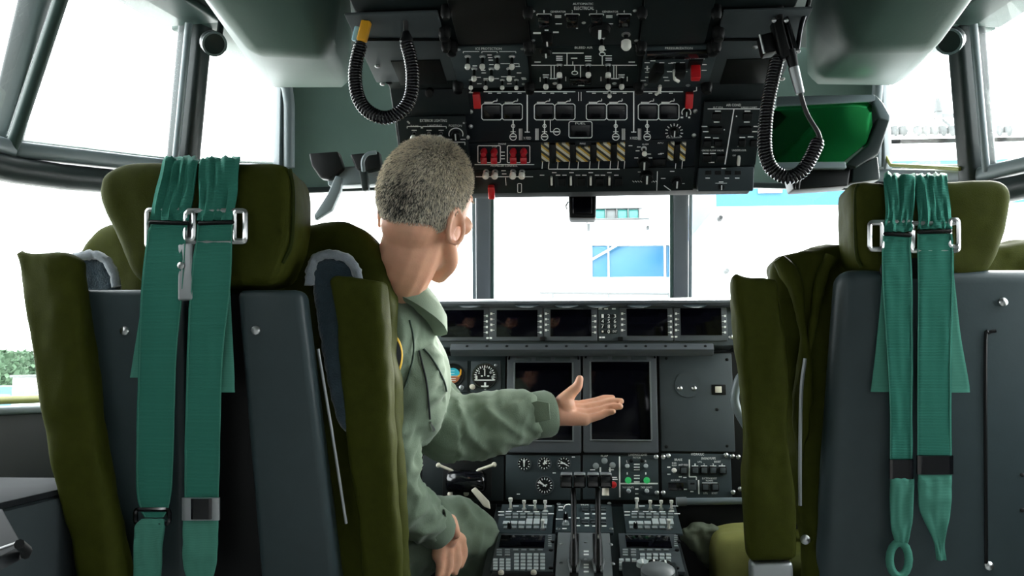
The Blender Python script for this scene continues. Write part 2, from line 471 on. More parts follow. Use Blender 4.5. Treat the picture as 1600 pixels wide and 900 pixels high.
for k, (sb, st, o) in enumerate([(L4b, L4t, -.030), (L4b, L4t, .028), (R4b, R4t, -.028), (R4b, R4t, .030)]):
    rail('trim_%d' % (14 + k), sb + V(o, -.02, 0), st + V(o, -.03, .02), .010, .02, 'frame_grey' if k in (0, 3) else 'frame_green', (0, 1, .2), .003)
# sills: a pale upper ledge and the pipe-like lower rail with its bolts
for k, (pts) in enumerate(([L0b, L1b, L2b, L3b], [R0b, R1b, R2b, R3b])):
    sg = -1 if k == 0 else 1
    for j in range(3):
        a, b = pts[j], pts[j + 1]
        rail('trim_%d' % (20 + k * 3 + j), a + V(0, 0, -.012), b + V(0, 0, -.012), .075, .034, 'frame_grey', (0, 0, 1), .01)
    q = [p + V(sg * -.02, -.01, -.056) for p in pts]
    rod('trim_%d' % (30 + k), cr(q, 4), .029, 'frame_dark')
    rod('trim_%d' % (32 + k), [p + V(sg * .03, .0, .012) for p in pts], .008, 'frame_green')
    rod('trim_%d' % (34 + k), [V(p.x * 1.02, p.y, LOWZ + .008) for p in pts[:3]], .009, 'seal_yellow')
    for j in range(2):
        a, b = low(pts[j], LOWZ - .014), low(pts[j + 1], LOWZ - .014)
        rail('trim_%d' % (36 + k * 2 + j), a, b, .07, .016, 'frame_grey', (0, 0, 1), .005)
# lip of the headliner over the side windows
for k, pts in enumerate(([L0t, L1t, L2t, L3t], [R0t, R1t, R2t, R3t])):
    for j in range(3):
        rail('trim_%d' % (44 + k * 3 + j), pts[j] + V(0, -.02, -.004), pts[j + 1] + V(0, -.02, -.004), .16, .02, 'frame_green', (0, 0, 1), .008)
# rounded corner seal beside the fascia
rod('trim_50', [at(452, 262, 2.44), at(452, 165, 2.42), at(449, 140, 2.41), at(440, 120, 2.40)], .016, 'frame_grey')
rod('trim_51', [at(1370, 262, 2.44), at(1370, 165, 2.42), at(1372, 120, 2.40)], .014, 'frame_grey')
# seals around the right window, yellowed
rod('trim_52', [at(1384, 245, 2.43), at(1392, 258, 2.42), at(1500, 264, 2.18)], .005, 'seal_yellow')

# window panes
def pane(n, c):
    nrm = (c[1] - c[0]).cross(c[2] - c[0]).normalized()
    w = new_ob('window_%d' % n, None, None, Matrix.Translation(c[0])); w['kind'] = 'structure'
    m_ = sum(c, Vector()) / 4
    c = [p.lerp(m_, .025) for p in c]
    ob('pane', slab_m('pane', c, .004, nrm), 'window_glass', w)
lw = lambda p: low(p, LOWZ)
pane(1, [L0b, L1b, L1t, L0t]); pane(2, [L1b, L2b, L2t, L1t]); pane(3, [L2b, L3b, L3t, L2t])
pane(4, [C3b, L4b, L4t, C3t]); pane(5, [L4b, R4b, R4t, L4t]); pane(6, [R4b, D3b, D3t, R4t])
pane(7, [R3b, R2b, R2t, R3t]); pane(8, [R2b, R1b, R1t, R2t]); pane(9, [R1b, R0b, R0t, R1t])
dn = V(0, 0, -.08)
pane(10, [lw(L0b), lw(L1b), L1b + dn, L0b + dn]); pane(11, [lw(L1b), lw(L2b), L2b + dn, L1b + dn])
pane(12, [lw(R2b), lw(R1b), R1b + dn, R2b + dn]); pane(13, [lw(R1b), lw(R0b), R0b + dn, R1b + dn])
# panes between the last side window and the windshield, below the rail
pane(14, [lw(L2b), V(C3b.x, C3b.y, LOWZ), L3b + dn, L2b + dn]); pane(15, [V(D3b.x, D3b.y, LOWZ), lw(R2b), R2b + dn, R3b + dn])
# ------------------------------------------------------------------ outside: apron, hangars, trees
GZ = -2.75
ap = box_m('apron_ground', 400, 400, .1, 0, c=(0, 100, GZ - .05))
struct('ground', ap, 'apron')
# nearer hangar on the right: front face at Y=30, side face running away
hx0 = at(1121, 400, 30).x
zb0, zb1, zt = at(1200, 322, 30).z, at(1440, 251, 30).z, at(1440, 217, 30).z
hg = thing('hangar', (hx0, 30, GZ), 'white ribbed hangar with a blue band, right of the windshield post', 'hangar')
def hface(name, x0, x1, z0, z1, m, y=30, t=.3): ob(name, box_m(name, x1 - x0, t, z1 - z0, 0, c=((x0 + x1) / 2, y + t / 2, (z0 + z1) / 2)), m, hg)
hface('wall_panel', hx0, hx0 + 26, GZ, zb0, 'hangar_ribbed')
hface('blue_band', hx0, hx0 + 26, zb0, zb1, 'hangar_blue')
hface('fascia_board', hx0, hx0 + 26, zb1, zt, 'hangar_white')
def hside(name, z0, z1, m): ob(name, box_m(name, .3, 30, z1 - z0, 0, c=(hx0 + .15, 45.15, (z0 + z1) / 2)), m, hg)
hside('wall_panel', GZ, zb0, 'hangar_white'); hside('blue_band', zb0, zb1, 'hangar_blue'); hside('fascia_board', zb1, zt, 'hangar_white')
ob('roof', box_m('roof', 26, 30, .3, 0, c=(hx0 + 13, 45, zt)), 'hangar_white', hg)
a = at(1185, 294, 29.9); b = at(1222, 301, 29.9)
ob('sign_board', box_m('sign_board', b.x - a.x, .1, a.z - b.z, .01, c=((a.x + b.x) / 2, 29.93, (a.z + b.z) / 2)), 'hangar_white', hg)
for (px, py, r) in ((1124, 342, 4), (1134, 424, 5)):
    p = at(px, py, 29.9)
    ob('wall_lamp', lathe_m('wall_lamp', [(0, .35), (.06, .35), (.10, .2), (.10, 0), (0, 0)], 10), 'black' if r == 4 else 'ext_grey', hg, Matrix.Translation(p) @ Matrix.Rotation(math.pi / 2, 4, 'X'))
lamp_me = lathe_m('roof_lamp', [(0, .45), (.12, .42), (.17, .25), (.12, .08), (.05, 0), (0, 0)], 10)
lamp_me.materials.append(MATS['ext_grey'])
for i, px in enumerate((1386, 1398, 1411, 1434, 1447, 1460, 1473, 1487, 1500, 1560, 1575)):
    p = at(px, 217, 30.1)
    ob('roof_lamp', lamp_me, None, hg, Matrix.Translation(p))
ob('parapet_rail', tube_m('parapet_rail', [V(hx0, 30.1, zt + .12), V(hx0 + 26, 30.1, zt + .12)], .03), 'steel_white', hg)
# gantry on the hangar roof
gt = thing('roof_gantry', at(1466, 217, 33), 'pale steel mast with a long beam standing on the hangar roof', 'gantry')
p0, p1 = at(1466, 222, 33), at(1466, 175, 33)
ob('mast', bar_m('mast', p0, p1, .22, .22, (0, 1, 0)), 'steel_white', gt)
ob('mast_head', lathe_m('mast_head', [(0, .5), (.07, .5), (.16, .1), (.16, 0), (0, 0)], 10), 'ext_grey', gt, Matrix.Translation(p1))
ob('beam', bar_m('beam', at(1466, 181, 33), at(1680, 179, 33), .14, .14), 'steel_white', gt)
ob('brace', tube_m('brace', [at(1468, 184, 33), at(1500, 208, 33), at(1512, 217, 33)], .05, 6), 'ext_grey', gt)
ob('brace', tube_m('brace', [at(1464, 184, 33), at(1400, 212, 33)], .02, 6), 'steel_white', gt)
# farther building straight ahead
fb = thing('terminal_building', (at(900, 500, 46).x, 46, GZ), 'white building with teal balcony windows and a wide blue door ahead of the windshield', 'building')
bx0, bx1 = at(600, 400, 46).x, hx0 - .06
ob('wall_panel', box_m('wall_panel', bx1 - bx0, .4, 14, 0, c=((bx0 + bx1) / 2, 46.2, GZ + 7)), 'hangar_white', fb)
def fbox(name, x0, y0, x1, y1, m, dy0=-.15, dy1=.05):
    a, b = at(x0, y1, 46), at(x1, y0, 46)
    return ob(name, box_m(name, b.x - a.x, dy1 - dy0, b.z - a.z, .01, c=((a.x + b.x) / 2, 46 + (dy0 + dy1) / 2, (a.z + b.z) / 2)), m, fb)
for (x0, x1) in ((925.5, 949), (952, 1036), (1041, 1046)): fbox('door_panel', x0, 385, x1, 433, 'door_blue')
for x in (924, 950.5, 1038.5): fbox('door_post', x - 1, 383, x + 1, 434, 'hangar_white', -.25)
fbox('door_lintel', 923, 382.5, 1046, 384.5, 'hangar_white', -.25)
for i, x in enumerate((931, 947, 965, 982)): fbox('window_pane', x, 328, x + 15, 343, 'pane_teal' if i != 1 else 'pane_grey', -.12)
for x in (946, 963.5, 981, 998.5): fbox('window_mullion', x - .8, 326.5, x + .8, 344, 'steel_white', -.25)
fbox('window_head', 929, 325.5, 1003, 328, 'steel_white', -.3)
fbox('balcony_floor', 916, 346, 1012, 349, 'steel_white', -1.2)
fbox('balcony_parapet', 918, 349, 1010, 355, 'hangar_white', -1.2, -1.0)
fbox('balcony_bracket', 917, 349, 921, 362, 'ext_grey', -1.1, 0)
fbox('wall_lamp', 1010, 354, 1014, 359, 'ext_grey', -.4)
ob('stair_stringer', bar_m('stair_stringer', at(926, 405, 45.6), at(1008, 358, 45.6), .1, .16, (0, 1, 0)), 'hangar_white', fb)
rl = thing('walkway_rail', at(850, 468, 38), 'long pale walkway handrail low across the building ahead', 'railing')
ob('rail_bar', bar_m('rail_bar', at(843, 457.5, 38), at(1070, 460, 38), .05, .10), 'steel_white', rl)
for px in (864, 951, 1045): ob('rail_post', bar_m('rail_post', at(px, 457, 38), V(at(px, 457, 38).x, 38, GZ), .07, .07, (0, 1, 0)), 'steel_white', rl)
ob('toe_board', bar_m('toe_board', at(870, 466, 38), at(1070, 466, 38), .03, .05), 'steel_white', rl)
# view through the lower left window: trees, a white hut, blue vans
def blob_tree(x, y, h, r, label, seed):
    rnd = random.Random(seed)
    t = thing('broadleaf_tree', (x, y, GZ), label, 'tree', 'trees beyond the apron')
    ob('trunk', tube_m('trunk', [V(x, y, GZ), V(x + .1, y, GZ + h * .4), V(x, y, GZ + h * .75)], [.25, .18, .06], 7), 'bark', t)
    vs, fs = [], []
    for i in range(1500):
        d = Vector((rnd.gauss(0, 1), rnd.gauss(0, 1), rnd.gauss(0, 1))).normalized() * (rnd.random() ** .4)
        p = V(x, y, GZ + h * .62) + Vector((d.x * r, d.y * r, d.z * h * .38))
        a = Vector((rnd.gauss(0, 1), rnd.gauss(0, 1), rnd.gauss(0, 1))).normalized() * .32
        b = a.orthogonal().normalized() * .2
        o = len(vs); vs += [p - a, p + b, p + a, p - b]; fs.append((o, o + 1, o + 2, o + 3))
    tag(ob('foliage', pym('foliage', vs, fs), 'foliage', t), kind='stuff')
tp = [(at(-34, 560, 68), 5.2, 1.9), (at(4, 560, 62), 4.9, 1.6), (at(34, 560, 72), 5.1, 1.7), (at(-84, 560, 60), 5.4, 1.7)]
for i, (p, h, r) in enumerate(tp):
    blob_tree(p.x, p.y, h, r, ('green broadleaf tree far behind the hut, second from the frame edge', 'green broadleaf tree seen just left of the small white hut', 'green broadleaf tree rising directly behind the small white hut', 'green broadleaf tree at the far left end of the row')[i], 30 + i)
hp = at(28, 600, 36)
hut = thing('site_hut', (hp.x, hp.y, GZ), 'small white flat-roofed hut seen beside the left seat', 'hut')
ob('hut_wall', box_m('hut_wall', 2.2, 2, 3.2, .03, c=(hp.x + .85, hp.y + 1, GZ + 1.6)), 'hangar_white', hut)
ob('hut_roof', box_m('hut_roof', 2.35, 2.2, .1, .02, c=(hp.x + .85, hp.y + 1, GZ + 3.25)), 'steel_white', hut)
for dx in (.1, .7): ob('hut_window', box_m('hut_window', .35, .06, .5, .01, c=(hp.x + dx, hp.y - .01, GZ + 2.4)), 'pane_grey', hut)
def van(p, label):
    t = thing('van', (p.x, p.y, GZ), label, 'van')
    ob('body', prism_m('body', [V(p.x - .9, p.y, GZ + .3), V(p.x + .9, p.y, GZ + .3), V(p.x + .9, p.y, GZ + 1.9), V(p.x + .6, p.y, GZ + 2.75), V(p.x - .9, p.y, GZ + 2.75)],
       [V(p.x - .9, p.y + 1.5, GZ + .3), V(p.x + .9, p.y + 1.5, GZ + .3), V(p.x + .9, p.y + 1.5, GZ + 1.9), V(p.x + .6, p.y + 1.5, GZ + 2.75), V(p.x - .9, p.y + 1.5, GZ + 2.75)], .06), 'car_blue', t)
    ob('side_window', box_m('side_window', .9, .04, .4, .02, c=(p.x - .1, p.y - .01, GZ + 2.2)), 'pane_grey', t)
    for dx in (-.55, .55): ob('wheel', lathe_m('wheel', [(0, -.1), (.28, -.1), (.28, .1), (0, .1)], 12), 'black_rubber', t, Matrix.Translation(V(p.x + dx, p.y, GZ + .28)) @ Matrix.Rotation(math.pi / 2, 4, 'X'))
van(at(6, 610, 40), 'blue van parked left of the small white hut')
# ------------------------------------------------------------------ crew seats
def remeshed(me, voxel, smooth_it=6, name=None):
    o = bpy.data.objects.new('tmp', me); COL.objects.link(o)
    r = o.modifiers.new('r', 'REMESH'); r.mode = 'VOXEL'; r.voxel_size = voxel; r.use_smooth_shade = True
    if smooth_it:
        s = o.modifiers.new('s', 'SMOOTH'); s.iterations = smooth_it; s.factor = 0.5
    dg = bpy.context.evaluated_depsgraph_get(); dg.update()
    out = bpy.data.meshes.new_from_object(o.evaluated_get(dg), preserve_all_data_layers=False, depsgraph=dg)
    out.materials.clear()
    bpy.data.objects.remove(o); bpy.data.meshes.remove(me)
    out.name = name or 'soft'
    return out
def co_arr(me):
    a = np.empty(len(me.vertices) * 3); me.vertices.foreach_get('co', a); return a.reshape(-1, 3)
def set_co(me, a): me.vertices.foreach_set('co', a.astype(np.float32).ravel()); me.update()
def no_arr(me):
    a = np.empty(len(me.vertices) * 3); me.vertex_normals.foreach_get('vector', a); return a.reshape(-1, 3)
def ruffle(me, amp, sc, seed=0, stretch=(1, 1, 1)):
    P, N = co_arr(me), no_arr(me)
    d = np.array([noise.fractal(Vector((p[0] * sc * stretch[0] + seed, p[1] * sc * stretch[1], p[2] * sc * stretch[2])), 1.0, 2.0, 3) for p in P])
    set_co(me, P + N * (d * amp)[:, None])
    return me
def soft_m(name, front, back, bev, voxel=.007, amp=.004, sc=9, seed=0, stretch=(1, 1, 1), it=8):
    me = prism_m(name, front, back, bev, 3)
    me = remeshed(me, voxel, it, name)
    ruffle(me, amp, sc, seed, stretch)
    shade(me)
    return me
def outl(px, Y, dy=None): return [at(x, y, Y) for x, y in px]
def back_of(pts, dy, shrink=1.0):
    c = sum(pts, Vector()) / len(pts)
    return [Vector((c.x + (p.x - c.x) * shrink, p.y + dy, c.z + (p.z - c.z) * shrink)) for p in pts]
def ribbon_m(name, rows, th=.0035, sub=5, wob=0.0, seed=0, fu=4.0, fi=.35):
    """webbing: rows of (left px, right px, py, Y) from top to bottom; solid strip with slightly rolled edges"""
    Lp = cr([at(l, y, Y) for l, r, y, Y in rows], sub); Rp = cr([at(r, y, Y) for l, r, y, Y in rows], sub)
    n = len(Lp); K = 17
    vs, fs = [], []
    for i in range(n):
        a, b = Lp[i], Rp[i]
        t = (Lp[min(i + 1, n - 1)] - Lp[max(i - 1, 0)]).normalized()
        nn = t.cross(b - a).normalized()
        if nn.y > 0 and abs(nn.y) > .3: nn = -nn
        for side in (1, 0):
            for k in range(K):
                u = k / (K - 1)
                p = a.lerp(b, u)
                w = wob * noise.noise(Vector((u * fu + seed + .3, i * fi + .17, seed * .7)))
                edge = -.0012 if k in (0, K - 1) else 0
                vs.append(p + nn * (side * th + w + edge * side))
    for i in range(n - 1):
        for k in range(K - 1):
            o = i * 2 * K + k
            fs.append((o, o + 1, o + 2 * K + 1, o + 2 * K)); fs.append((o + K + 1, o + K, o + K + 2 * K, o + K + 2 * K + 1))
        o = i * 2 * K
        fs.append((o, o + 2 * K, o + 3 * K, o + K)); o += K - 1
        fs.append((o + 2 * K, o, o + K, o + 3 * K))
    for i in (0, n - 1):
        o = i * 2 * K
        for k in range(K - 1): fs.append((o + k, o + k + 1, o + K + k + 1, o + K + k))
    bm = bmesh.new(); bm.from_mesh(pym('t', vs, fs))
    return bm_out(bm, name, 60)
def loop_m(name, x0, y0, x1, y1, Y, r):
    pts = []
    for (cx, cy, a0) in ((x1 - 4, y0 + 5, 0), (x0 + 4, y0 + 5, 90), (x0 + 4, y1 - 5, 180), (x1 - 4, y1 - 5, 270)):
        for k in range(4):
            q = math.radians(a0 + 30 * k)
            pts.append(at(cx + 4 * math.cos(q), cy - 5 * math.sin(q), Y))
    return tube_m(name, pts, r, 6, closed=True)
def screw_mesh():
    if 'screw' not in SHARE:
        SHARE['screw'] = lathe_m('screw', [(.0062, 0), (.0060, .0018), (.004, .0034), (0, .004)], 12)
        SHARE['screw'].materials.append(MATS['steel'])
    return SHARE['screw']
SHARE = {}
def facing(p, d=(0, -1, 0), rot=0):
    """matrix at p whose z looks along d"""
    z = Vector(d).normalized(); x = Vector((0, 0, 1)).cross(z)
    if x.length < 1e-4: x = Vector((1, 0, 0))
    x.normalize(); y = z.cross(x)
    return Matrix(((x.x, y.x, z.x, p.x), (x.y, y.y, z.y, p.y), (x.z, y.z, z.z, p.z), (0, 0, 0, 1))) @ Matrix.Rotation(rot, 4, 'Z')

def strap(seat, upper, lower, under, ends, seed):
    """one shoulder strap: upper run over the headrest, the long hanging run, the doubled-back end"""
    s = ob('shoulder_strap', ribbon_m('shoulder_strap', lower, .004, 6, .002, seed), 'webbing', seat)
    ob('strap_over_headrest', ribbon_m('strap_over_headrest', upper, .004, 6, .009, seed + 3, 8.5, .13), 'webbing', s)
    if under: ob('doubled_strap_end', ribbon_m('doubled_strap_end', under, .003, 5, .001, seed), 'webbing_light', s)
    # stitched selvedges
    for side in (0, 1):
        rows = []
        for l, r, y, Y in lower:
            w = 2.2
            rows.append((l + .6, l + w, y, Y - .0045) if side == 0 else (r - w, r - .6, y, Y - .0045))
        ob('selvedge', ribbon_m('selvedge', rows, .0006, 4), 'webbing_light', s)
    for nm, me, m in ends: ob(nm, me, m, s)
    return s

# ---- left seat
SX = at(317, 300, 1.5).x
seat = thing('pilot_seat', (SX, 1.85, 0), 'olive crew seat with a grey split back shell, the man sits in it', 'seat', 'crew seats')
ho = outl([(160, 263), (186, 251), (430, 250), (452, 260), (459, 300), (456, 378), (440, 412), (424, 446), (216, 447), (196, 422), (166, 352), (149, 306), (150, 281)], 1.46)
hr = ob('headrest', soft_m('headrest', ho, back_of(ho, .14, .97), .022, .006, .004, 11, 1), 'olive', seat)
edge = [p + V(0, .012, 0) for p in outl([(449, 262), (455, 300), (452, 376), (438, 410)], 1.46)]
ob('piping', tube_m('piping', cr(edge, 5), .004, 6), 'olive_dark', hr)
ob('headrest_bracket', bar_m('headrest_bracket', at(291, 380, 1.445), at(291, 470, 1.445), .026, .012, (0, 1, 0)), 'steel_dull', seat)
ob('bracket_bolt', screw_mesh(), None, seat, facing(at(283, 415, 1.437)))
def panel_slab(name, tl, tr, bl, br, y0, y1, th, m, bev=.012):
    f = [at(*tl, y0), at(*tr, y0), at(*br, y1), at(*bl, y1)]
    return ob(name, prism_m(name, f, [p + V(0, th, 0) for p in f], bev, 4), m, seat)
panel_slab('back_shell_half', (126, 452), (284, 452), (146, 980), (289, 980), 1.46, 1.56, .05, 'shell_grey', .011)
panel_slab('back_shell_half', (368, 452), (470, 452), (412, 980), (536, 980), 1.46, 1.56, .05, 'shell_grey', .014)
panel_slab('back_shell_channel', (270, 458), (385, 458), (275, 980), (425, 980), 1.485, 1.585, .03, 'black', .003)  # channel floor coloured black, for the shade in the recess
for p in ((195, 517), (400, 516)): ob('shell_screw', screw_mesh(), None, seat, facing(at(*p, 1.4725), (0, -1, .16)) @ Matrix.Scale(1.35, 4))
bo = outl([(103, 440), (112, 395), (132, 362), (160, 347), (200, 345), (440, 350), (488, 352), (515, 339), (552, 345), (588, 372), (606, 412), (613, 480), (618, 600), (636, 900), (644, 1010), (80, 1010), (96, 600)], 1.59)
bc = ob('back_cushion', soft_m('back_cushion', bo, back_of(bo, .085, .985), .024, .009, .008, 10, 5), 'olive', seat)
def sheepskin(px, Y, rim):
    o = outl(px, Y)
    s = ob('sheepskin_cover', soft_m('sheepskin_cover', o, back_of(o, .03, 1), .008, .006, .003, 40, 2, it=3), 'sheepskin', seat)
    ob('fleece_trim', ruffle(tube_m('fleece_trim', cr([at(x, y, Y - .002) for x, y in rim], 6), .0085, 8), .003, 120), 'sheepskin_trim', s)
sheepskin([(484, 425), (491, 405), (514, 397), (540, 402), (556, 420), (563, 470), (562, 690), (526, 665), (510, 600), (490, 480)], 1.535, [(484, 445), (485, 422), (494, 404), (515, 397), (540, 403), (556, 420), (561, 445)])
sheepskin([(103, 425), (110, 405), (140, 398), (164, 403), (177, 425), (184, 470), (186, 760), (150, 760), (128, 560), (112, 450)], 1.525, [(103, 440), (104, 420), (114, 404), (140, 398), (163, 404), (176, 424), (182, 448)])
def armrest(px, Y, dy, seed):
    o = outl(px, Y)
    # the lower end lies further forward
    for p in o:
        k = max(0, (1.0 - p.z)) * .12
        p.y += k; p.x += 0
    return ob('armrest', soft_m('armrest', o, back_of(o, dy, .98), .014, .006, .007, 13, seed, (1, 1, .6)), 'olive', seat)
armrest([(511, 434), (517, 428), (591, 430), (599, 437), (602, 560), (613, 905), (618, 1000), (560, 1000), (542, 800), (518, 560)], 1.50, .055, 11)
al = armrest([(14, 392), (22, 385), (98, 395), (105, 402), (118, 560), (150, 905), (158, 1000), (92, 1000), (78, 905), (34, 560)], 1.40, .07, 12)
ob('latch_rod', tube_m('latch_rod', [at(497, 545, 1.515), at(518, 670, 1.525), at(541, 818, 1.545)], .0026, 8), 'steel_dull', seat)
YB = 1.449
up_a = [(262, 313, 263, 1.60), (260, 313, 249.5, 1.545), (256, 311, 250, 1.475), (254, 309, 256, YB + .005), (247, 304, 292, YB), (238, 298, 330, YB - .006), (236, 296, 346, YB - .010)]
up_b = [(318, 372, 263, 1.60), (317, 374, 249.5, 1.545), (314, 376, 250, 1.475), (313, 375, 256, YB + .005), (312, 371, 292, YB), (310, 366, 330, YB - .006), (309, 364, 346, YB - .010)]
lo_a = [(236, 294, 350, YB - .012), (231, 291, 372, YB - .006), (222, 286, 450, 1.444), (217, 276, 560, 1.456), (214, 272, 700, 1.482), (214, 269, 760, 1.492), (219, 264, 792, 1.498), (226, 256, 808, 1.498)]
lo_b = [(309, 364, 350, YB - .012), (307, 363, 372, YB - .006), (298, 360, 450, 1.444), (293, 348, 560, 1.456), (290, 344, 700, 1.482), (289, 342, 780, 1.494)]
un_a = [(231, 285, 420, 1.452), (218, 272, 500, 1.458), (208, 262, 565, 1.463), (204, 256, 590, 1.464)]
un_b = [(318, 358, 420, 1.452), (322, 362, 500, 1.458), (324, 366, 580, 1.464), (325, 367, 613, 1.466)]
ends_a = [('strap_ring', loop_m('strap_ring', 212, 796, 264, 818, 1.494, .004), 'black_gloss'),
          ('strap_end_tab', ribbon_m('strap_end_tab', [(222, 258, 812, 1.497), (212, 258, 824, 1.493), (211, 254, 860, 1.495), (209, 252, 920, 1.502)], .006, 5, .004, 2), 'webbing_light')]
ends_b = [('strap_keeper', ribbon_m('strap_keeper', [(286, 344, 777, 1.488), (286, 344, 812, 1.492)], .006, 3), 'steel_dull'),
          ('keeper_pad', ribbon_m('keeper_pad', [(299, 331, 779, 1.4815), (299, 331, 811, 1.4855)], .003, 3), 'black_gloss'),
          ('strap_end_tab', ribbon_m('strap_end_tab', [(288, 341, 812, 1.496), (287, 340, 850, 1.496), (288, 338, 882, 1.499), (298, 331, 915, 1.503)], .006, 5, .004, 8), 'webbing_light')]
sa = strap(seat, up_a, lo_a, un_a, ends_a, 1)
sb = strap(seat, up_b, lo_b, un_b, ends_b, 7)
def buckle(parent, x0, y0, x1, y1, Y, r=.0045): ob('buckle', loop_m('buckle', x0, y0, x1, y1, Y, r), 'steel', parent)
buckle(sa, 230, 328, 300, 386, YB - .004, .0042); buckle(sb, 291, 329, 384, 378, YB - .006, .0042)
buckle(sb, 367, 330, 383, 376, YB - .008, .004); buckle(sa, 290, 332, 303, 374, YB - .010, .004)
ob('buckle_bar', bar_m('buckle_bar', at(232, 347, YB - .017), at(296, 349, YB - .017), .006, .007), 'black', sa)
ob('buckle_bar', bar_m('buckle_bar', at(309, 349, YB - .017), at(366, 347, YB - .017), .006, .007), 'black', sb)
def seat_base(cx, y0, y1, olive_lit=False):
    ob('seat_cushion', ruffle(remeshed(box_m('seat_cushion', .50, y1 - y0, .12, .035, 3, c=(cx, (y0 + y1) / 2, .40)), .012, 4, 'seat_cushion'), .004, 9), 'olive', seat)
    ob('seat_frame', box_m('seat_frame', .46, y1 - y0 - .06, .05, .008, c=(cx, (y0 + y1) / 2, .315)), 'shell_grey', seat)
    ob('pedestal', box_m('pedestal', .34, .34, .27, .01, c=(cx, (y0 + y1) / 2, .155)), 'shell_grey', seat)
    for sx in (-.14, .14): ob('floor_track', box_m('floor_track', .05, .55, .02, .003, c=(cx + sx, (y0 + y1) / 2, .01)), 'steel_dull', seat)
    f = [V(cx - .19, y0 - .02, .30), V(cx + .19, y0 - .02, .30), V(cx + .19, y0 - .03, .62), V(cx - .19, y0 - .03, .62)]
    ob('back_frame', prism_m('back_frame', f, [p + V(0, .03, 0) for p in f], .006), 'shell_grey', seat)
seat_base(SX, 1.70, 2.16)

# ---- right seat
SX2 = at(1445, 300, 1.70).x
seat = thing('pilot_seat', (SX2, 2.05, 0), 'empty olive crew seat with a solid grey back shell at the right edge', 'seat', 'crew seats')
ho = outl([(1334, 300), (1338, 286), (1352, 281), (1565, 277), (1584, 287), (1589, 305), (1578, 365), (1562, 412), (1545, 432), (1400, 434), (1346, 420), (1336, 396)], 1.66)
hr = ob('headrest', soft_m('headrest', ho, back_of(ho, .14, .98), .022, .006, .004, 11, 4), 'olive', seat)
edge = [p + V(0, .012, 0) for p in outl([(1345, 286), (1340, 305), (1341, 390), (1349, 416)], 1.66)]
ob('piping', tube_m('piping', cr(edge, 5), .004, 6), 'olive_dark', hr)
ob('headrest_bracket', bar_m('headrest_bracket', at(1428, 380, 1.665), at(1428, 440, 1.665), .12, .012, (0, 1, 0)), 'black', seat)
f = [at(1314, 420, 1.655), at(1650, 420, 1.655), at(1690, 1000, 1.76), at(1272, 1000, 1.76)]
ob('back_shell', prism_m('back_shell', f, [p + V(.0, .07, 0) for p in f], .026, 5), 'shell_grey', seat)
gx = [(1540, 530), (1541, 700), (1541, 878)]
def on_shell(px, py, off=-.001):
    t = (py - 420) / 580.0
    return at(px, py, 1.655 + .105 * t + off)
ob('shell_groove', tube_m('shell_groove', cr([on_shell(1556, 517), on_shell(1545, 520), on_shell(1540, 535), on_shell(1540, 700), on_shell(1541, 880)], 6), .0032, 6), 'black', seat)
for p in ((1567, 472), (1545, 884)): ob('shell_screw', screw_mesh(), None, seat, facing(on_shell(*p), (0, -1, .16)) @ Matrix.Scale(1.35, 4))
for p in ((1597, 742), (1597, 797)): ob('shell_hole', lathe_m('shell_hole', [(.004, .0005), (.003, .001), (0, .001)], 10), 'black', seat, facing(on_shell(*p), (0, -1, .16)))
bo = outl([(1204, 470), (1207, 412), (1216, 400), (1250, 384), (1290, 376), (1400, 376), (1545, 378), (1580, 370), (1640, 372), (1690, 400), (1700, 470), (1690, 1010), (1275, 1010), (1246, 780), (1226, 600)], 1.76)
ob('back_cushion', soft_m('back_cushion', bo, back_of(bo, .09, .985), .03, .009, .012, 11, 21), 'olive', seat)
# deep folds at the shoulder of the loose cover
fold = [(1216, 404), (1240, 440), (1252, 500), (1258, 560), (1252, 640), (1250, 720)]
ob('cover_fold', ruffle(tube_m('cover_fold', cr([at(x, y, 1.752) for x, y in fold], 6), [.012 + .006 * math.sin(i * .35) for i in range(31)], 10), .004, 25), 'olive', seat)
fold = [(1300, 402), (1282, 440), (1272, 500), (1262, 556)]
ob('cover_fold', ruffle(tube_m('cover_fold', cr([at(x, y, 1.752) for x, y in fold], 6), [.014 - .0005 * i for i in range(19)], 10), .004, 25, 3), 'olive', seat)
o = outl([(1145, 430), (1150, 424), (1168, 432), (1214, 430), (1222, 436), (1232, 600), (1246, 800), (1249, 873), (1244, 880), (1176, 880), (1170, 872), (1160, 600)], 1.70)
ob('armrest', soft_m('armrest', o, back_of(o, .06, .98), .014, .006, .007, 13, 31, (1, 1, .6)), 'olive', seat)
o = outl([(1174, 878), (1240, 878), (1242, 960), (1176, 960)], 1.71)
ob('armrest_bracket', prism_m('armrest_bracket', o, back_of(o, .04), .008), 'steel_dull', seat)
o = outl([(1262, 560), (1300, 450), (1322, 430), (1322, 1000), (1262, 1000)], 1.80)
ob('shell_side', prism_m('shell_side', o, back_of(o, .03), .004), 'black', seat)
ob('side_bolt', screw_mesh(), None, seat, facing(at(1258, 843, 1.745)) @ Matrix.Scale(1.5, 4))
zip_pts = [at(x, y, 1.728) for x, y in ((1258, 560), (1252, 610), (1250, 700), (1250, 790))]
ob('cover_zip', tube_m('cover_zip', cr(zip_pts, 5), .0035, 6), 'steel_dull', seat)
YB = 1.648
up_a = [(1384, 1432, 290, 1.80), (1382, 1430, 276, 1.75), (1381, 1429, 277, 1.67), (1381, 1429, 284, YB + .004), (1383, 1428, 325, YB), (1381, 1425, 352, YB - .006), (1380, 1424, 363, YB - .01)]
up_b = [(1434, 1482, 290, 1.80), (1432, 1480, 276, 1.75), (1431, 1478, 277, 1.67), (1431, 1479, 284, YB + .004), (1433, 1485, 325, YB), (1434, 1487, 350, YB - .006), (1433, 1487, 359, YB - .01)]
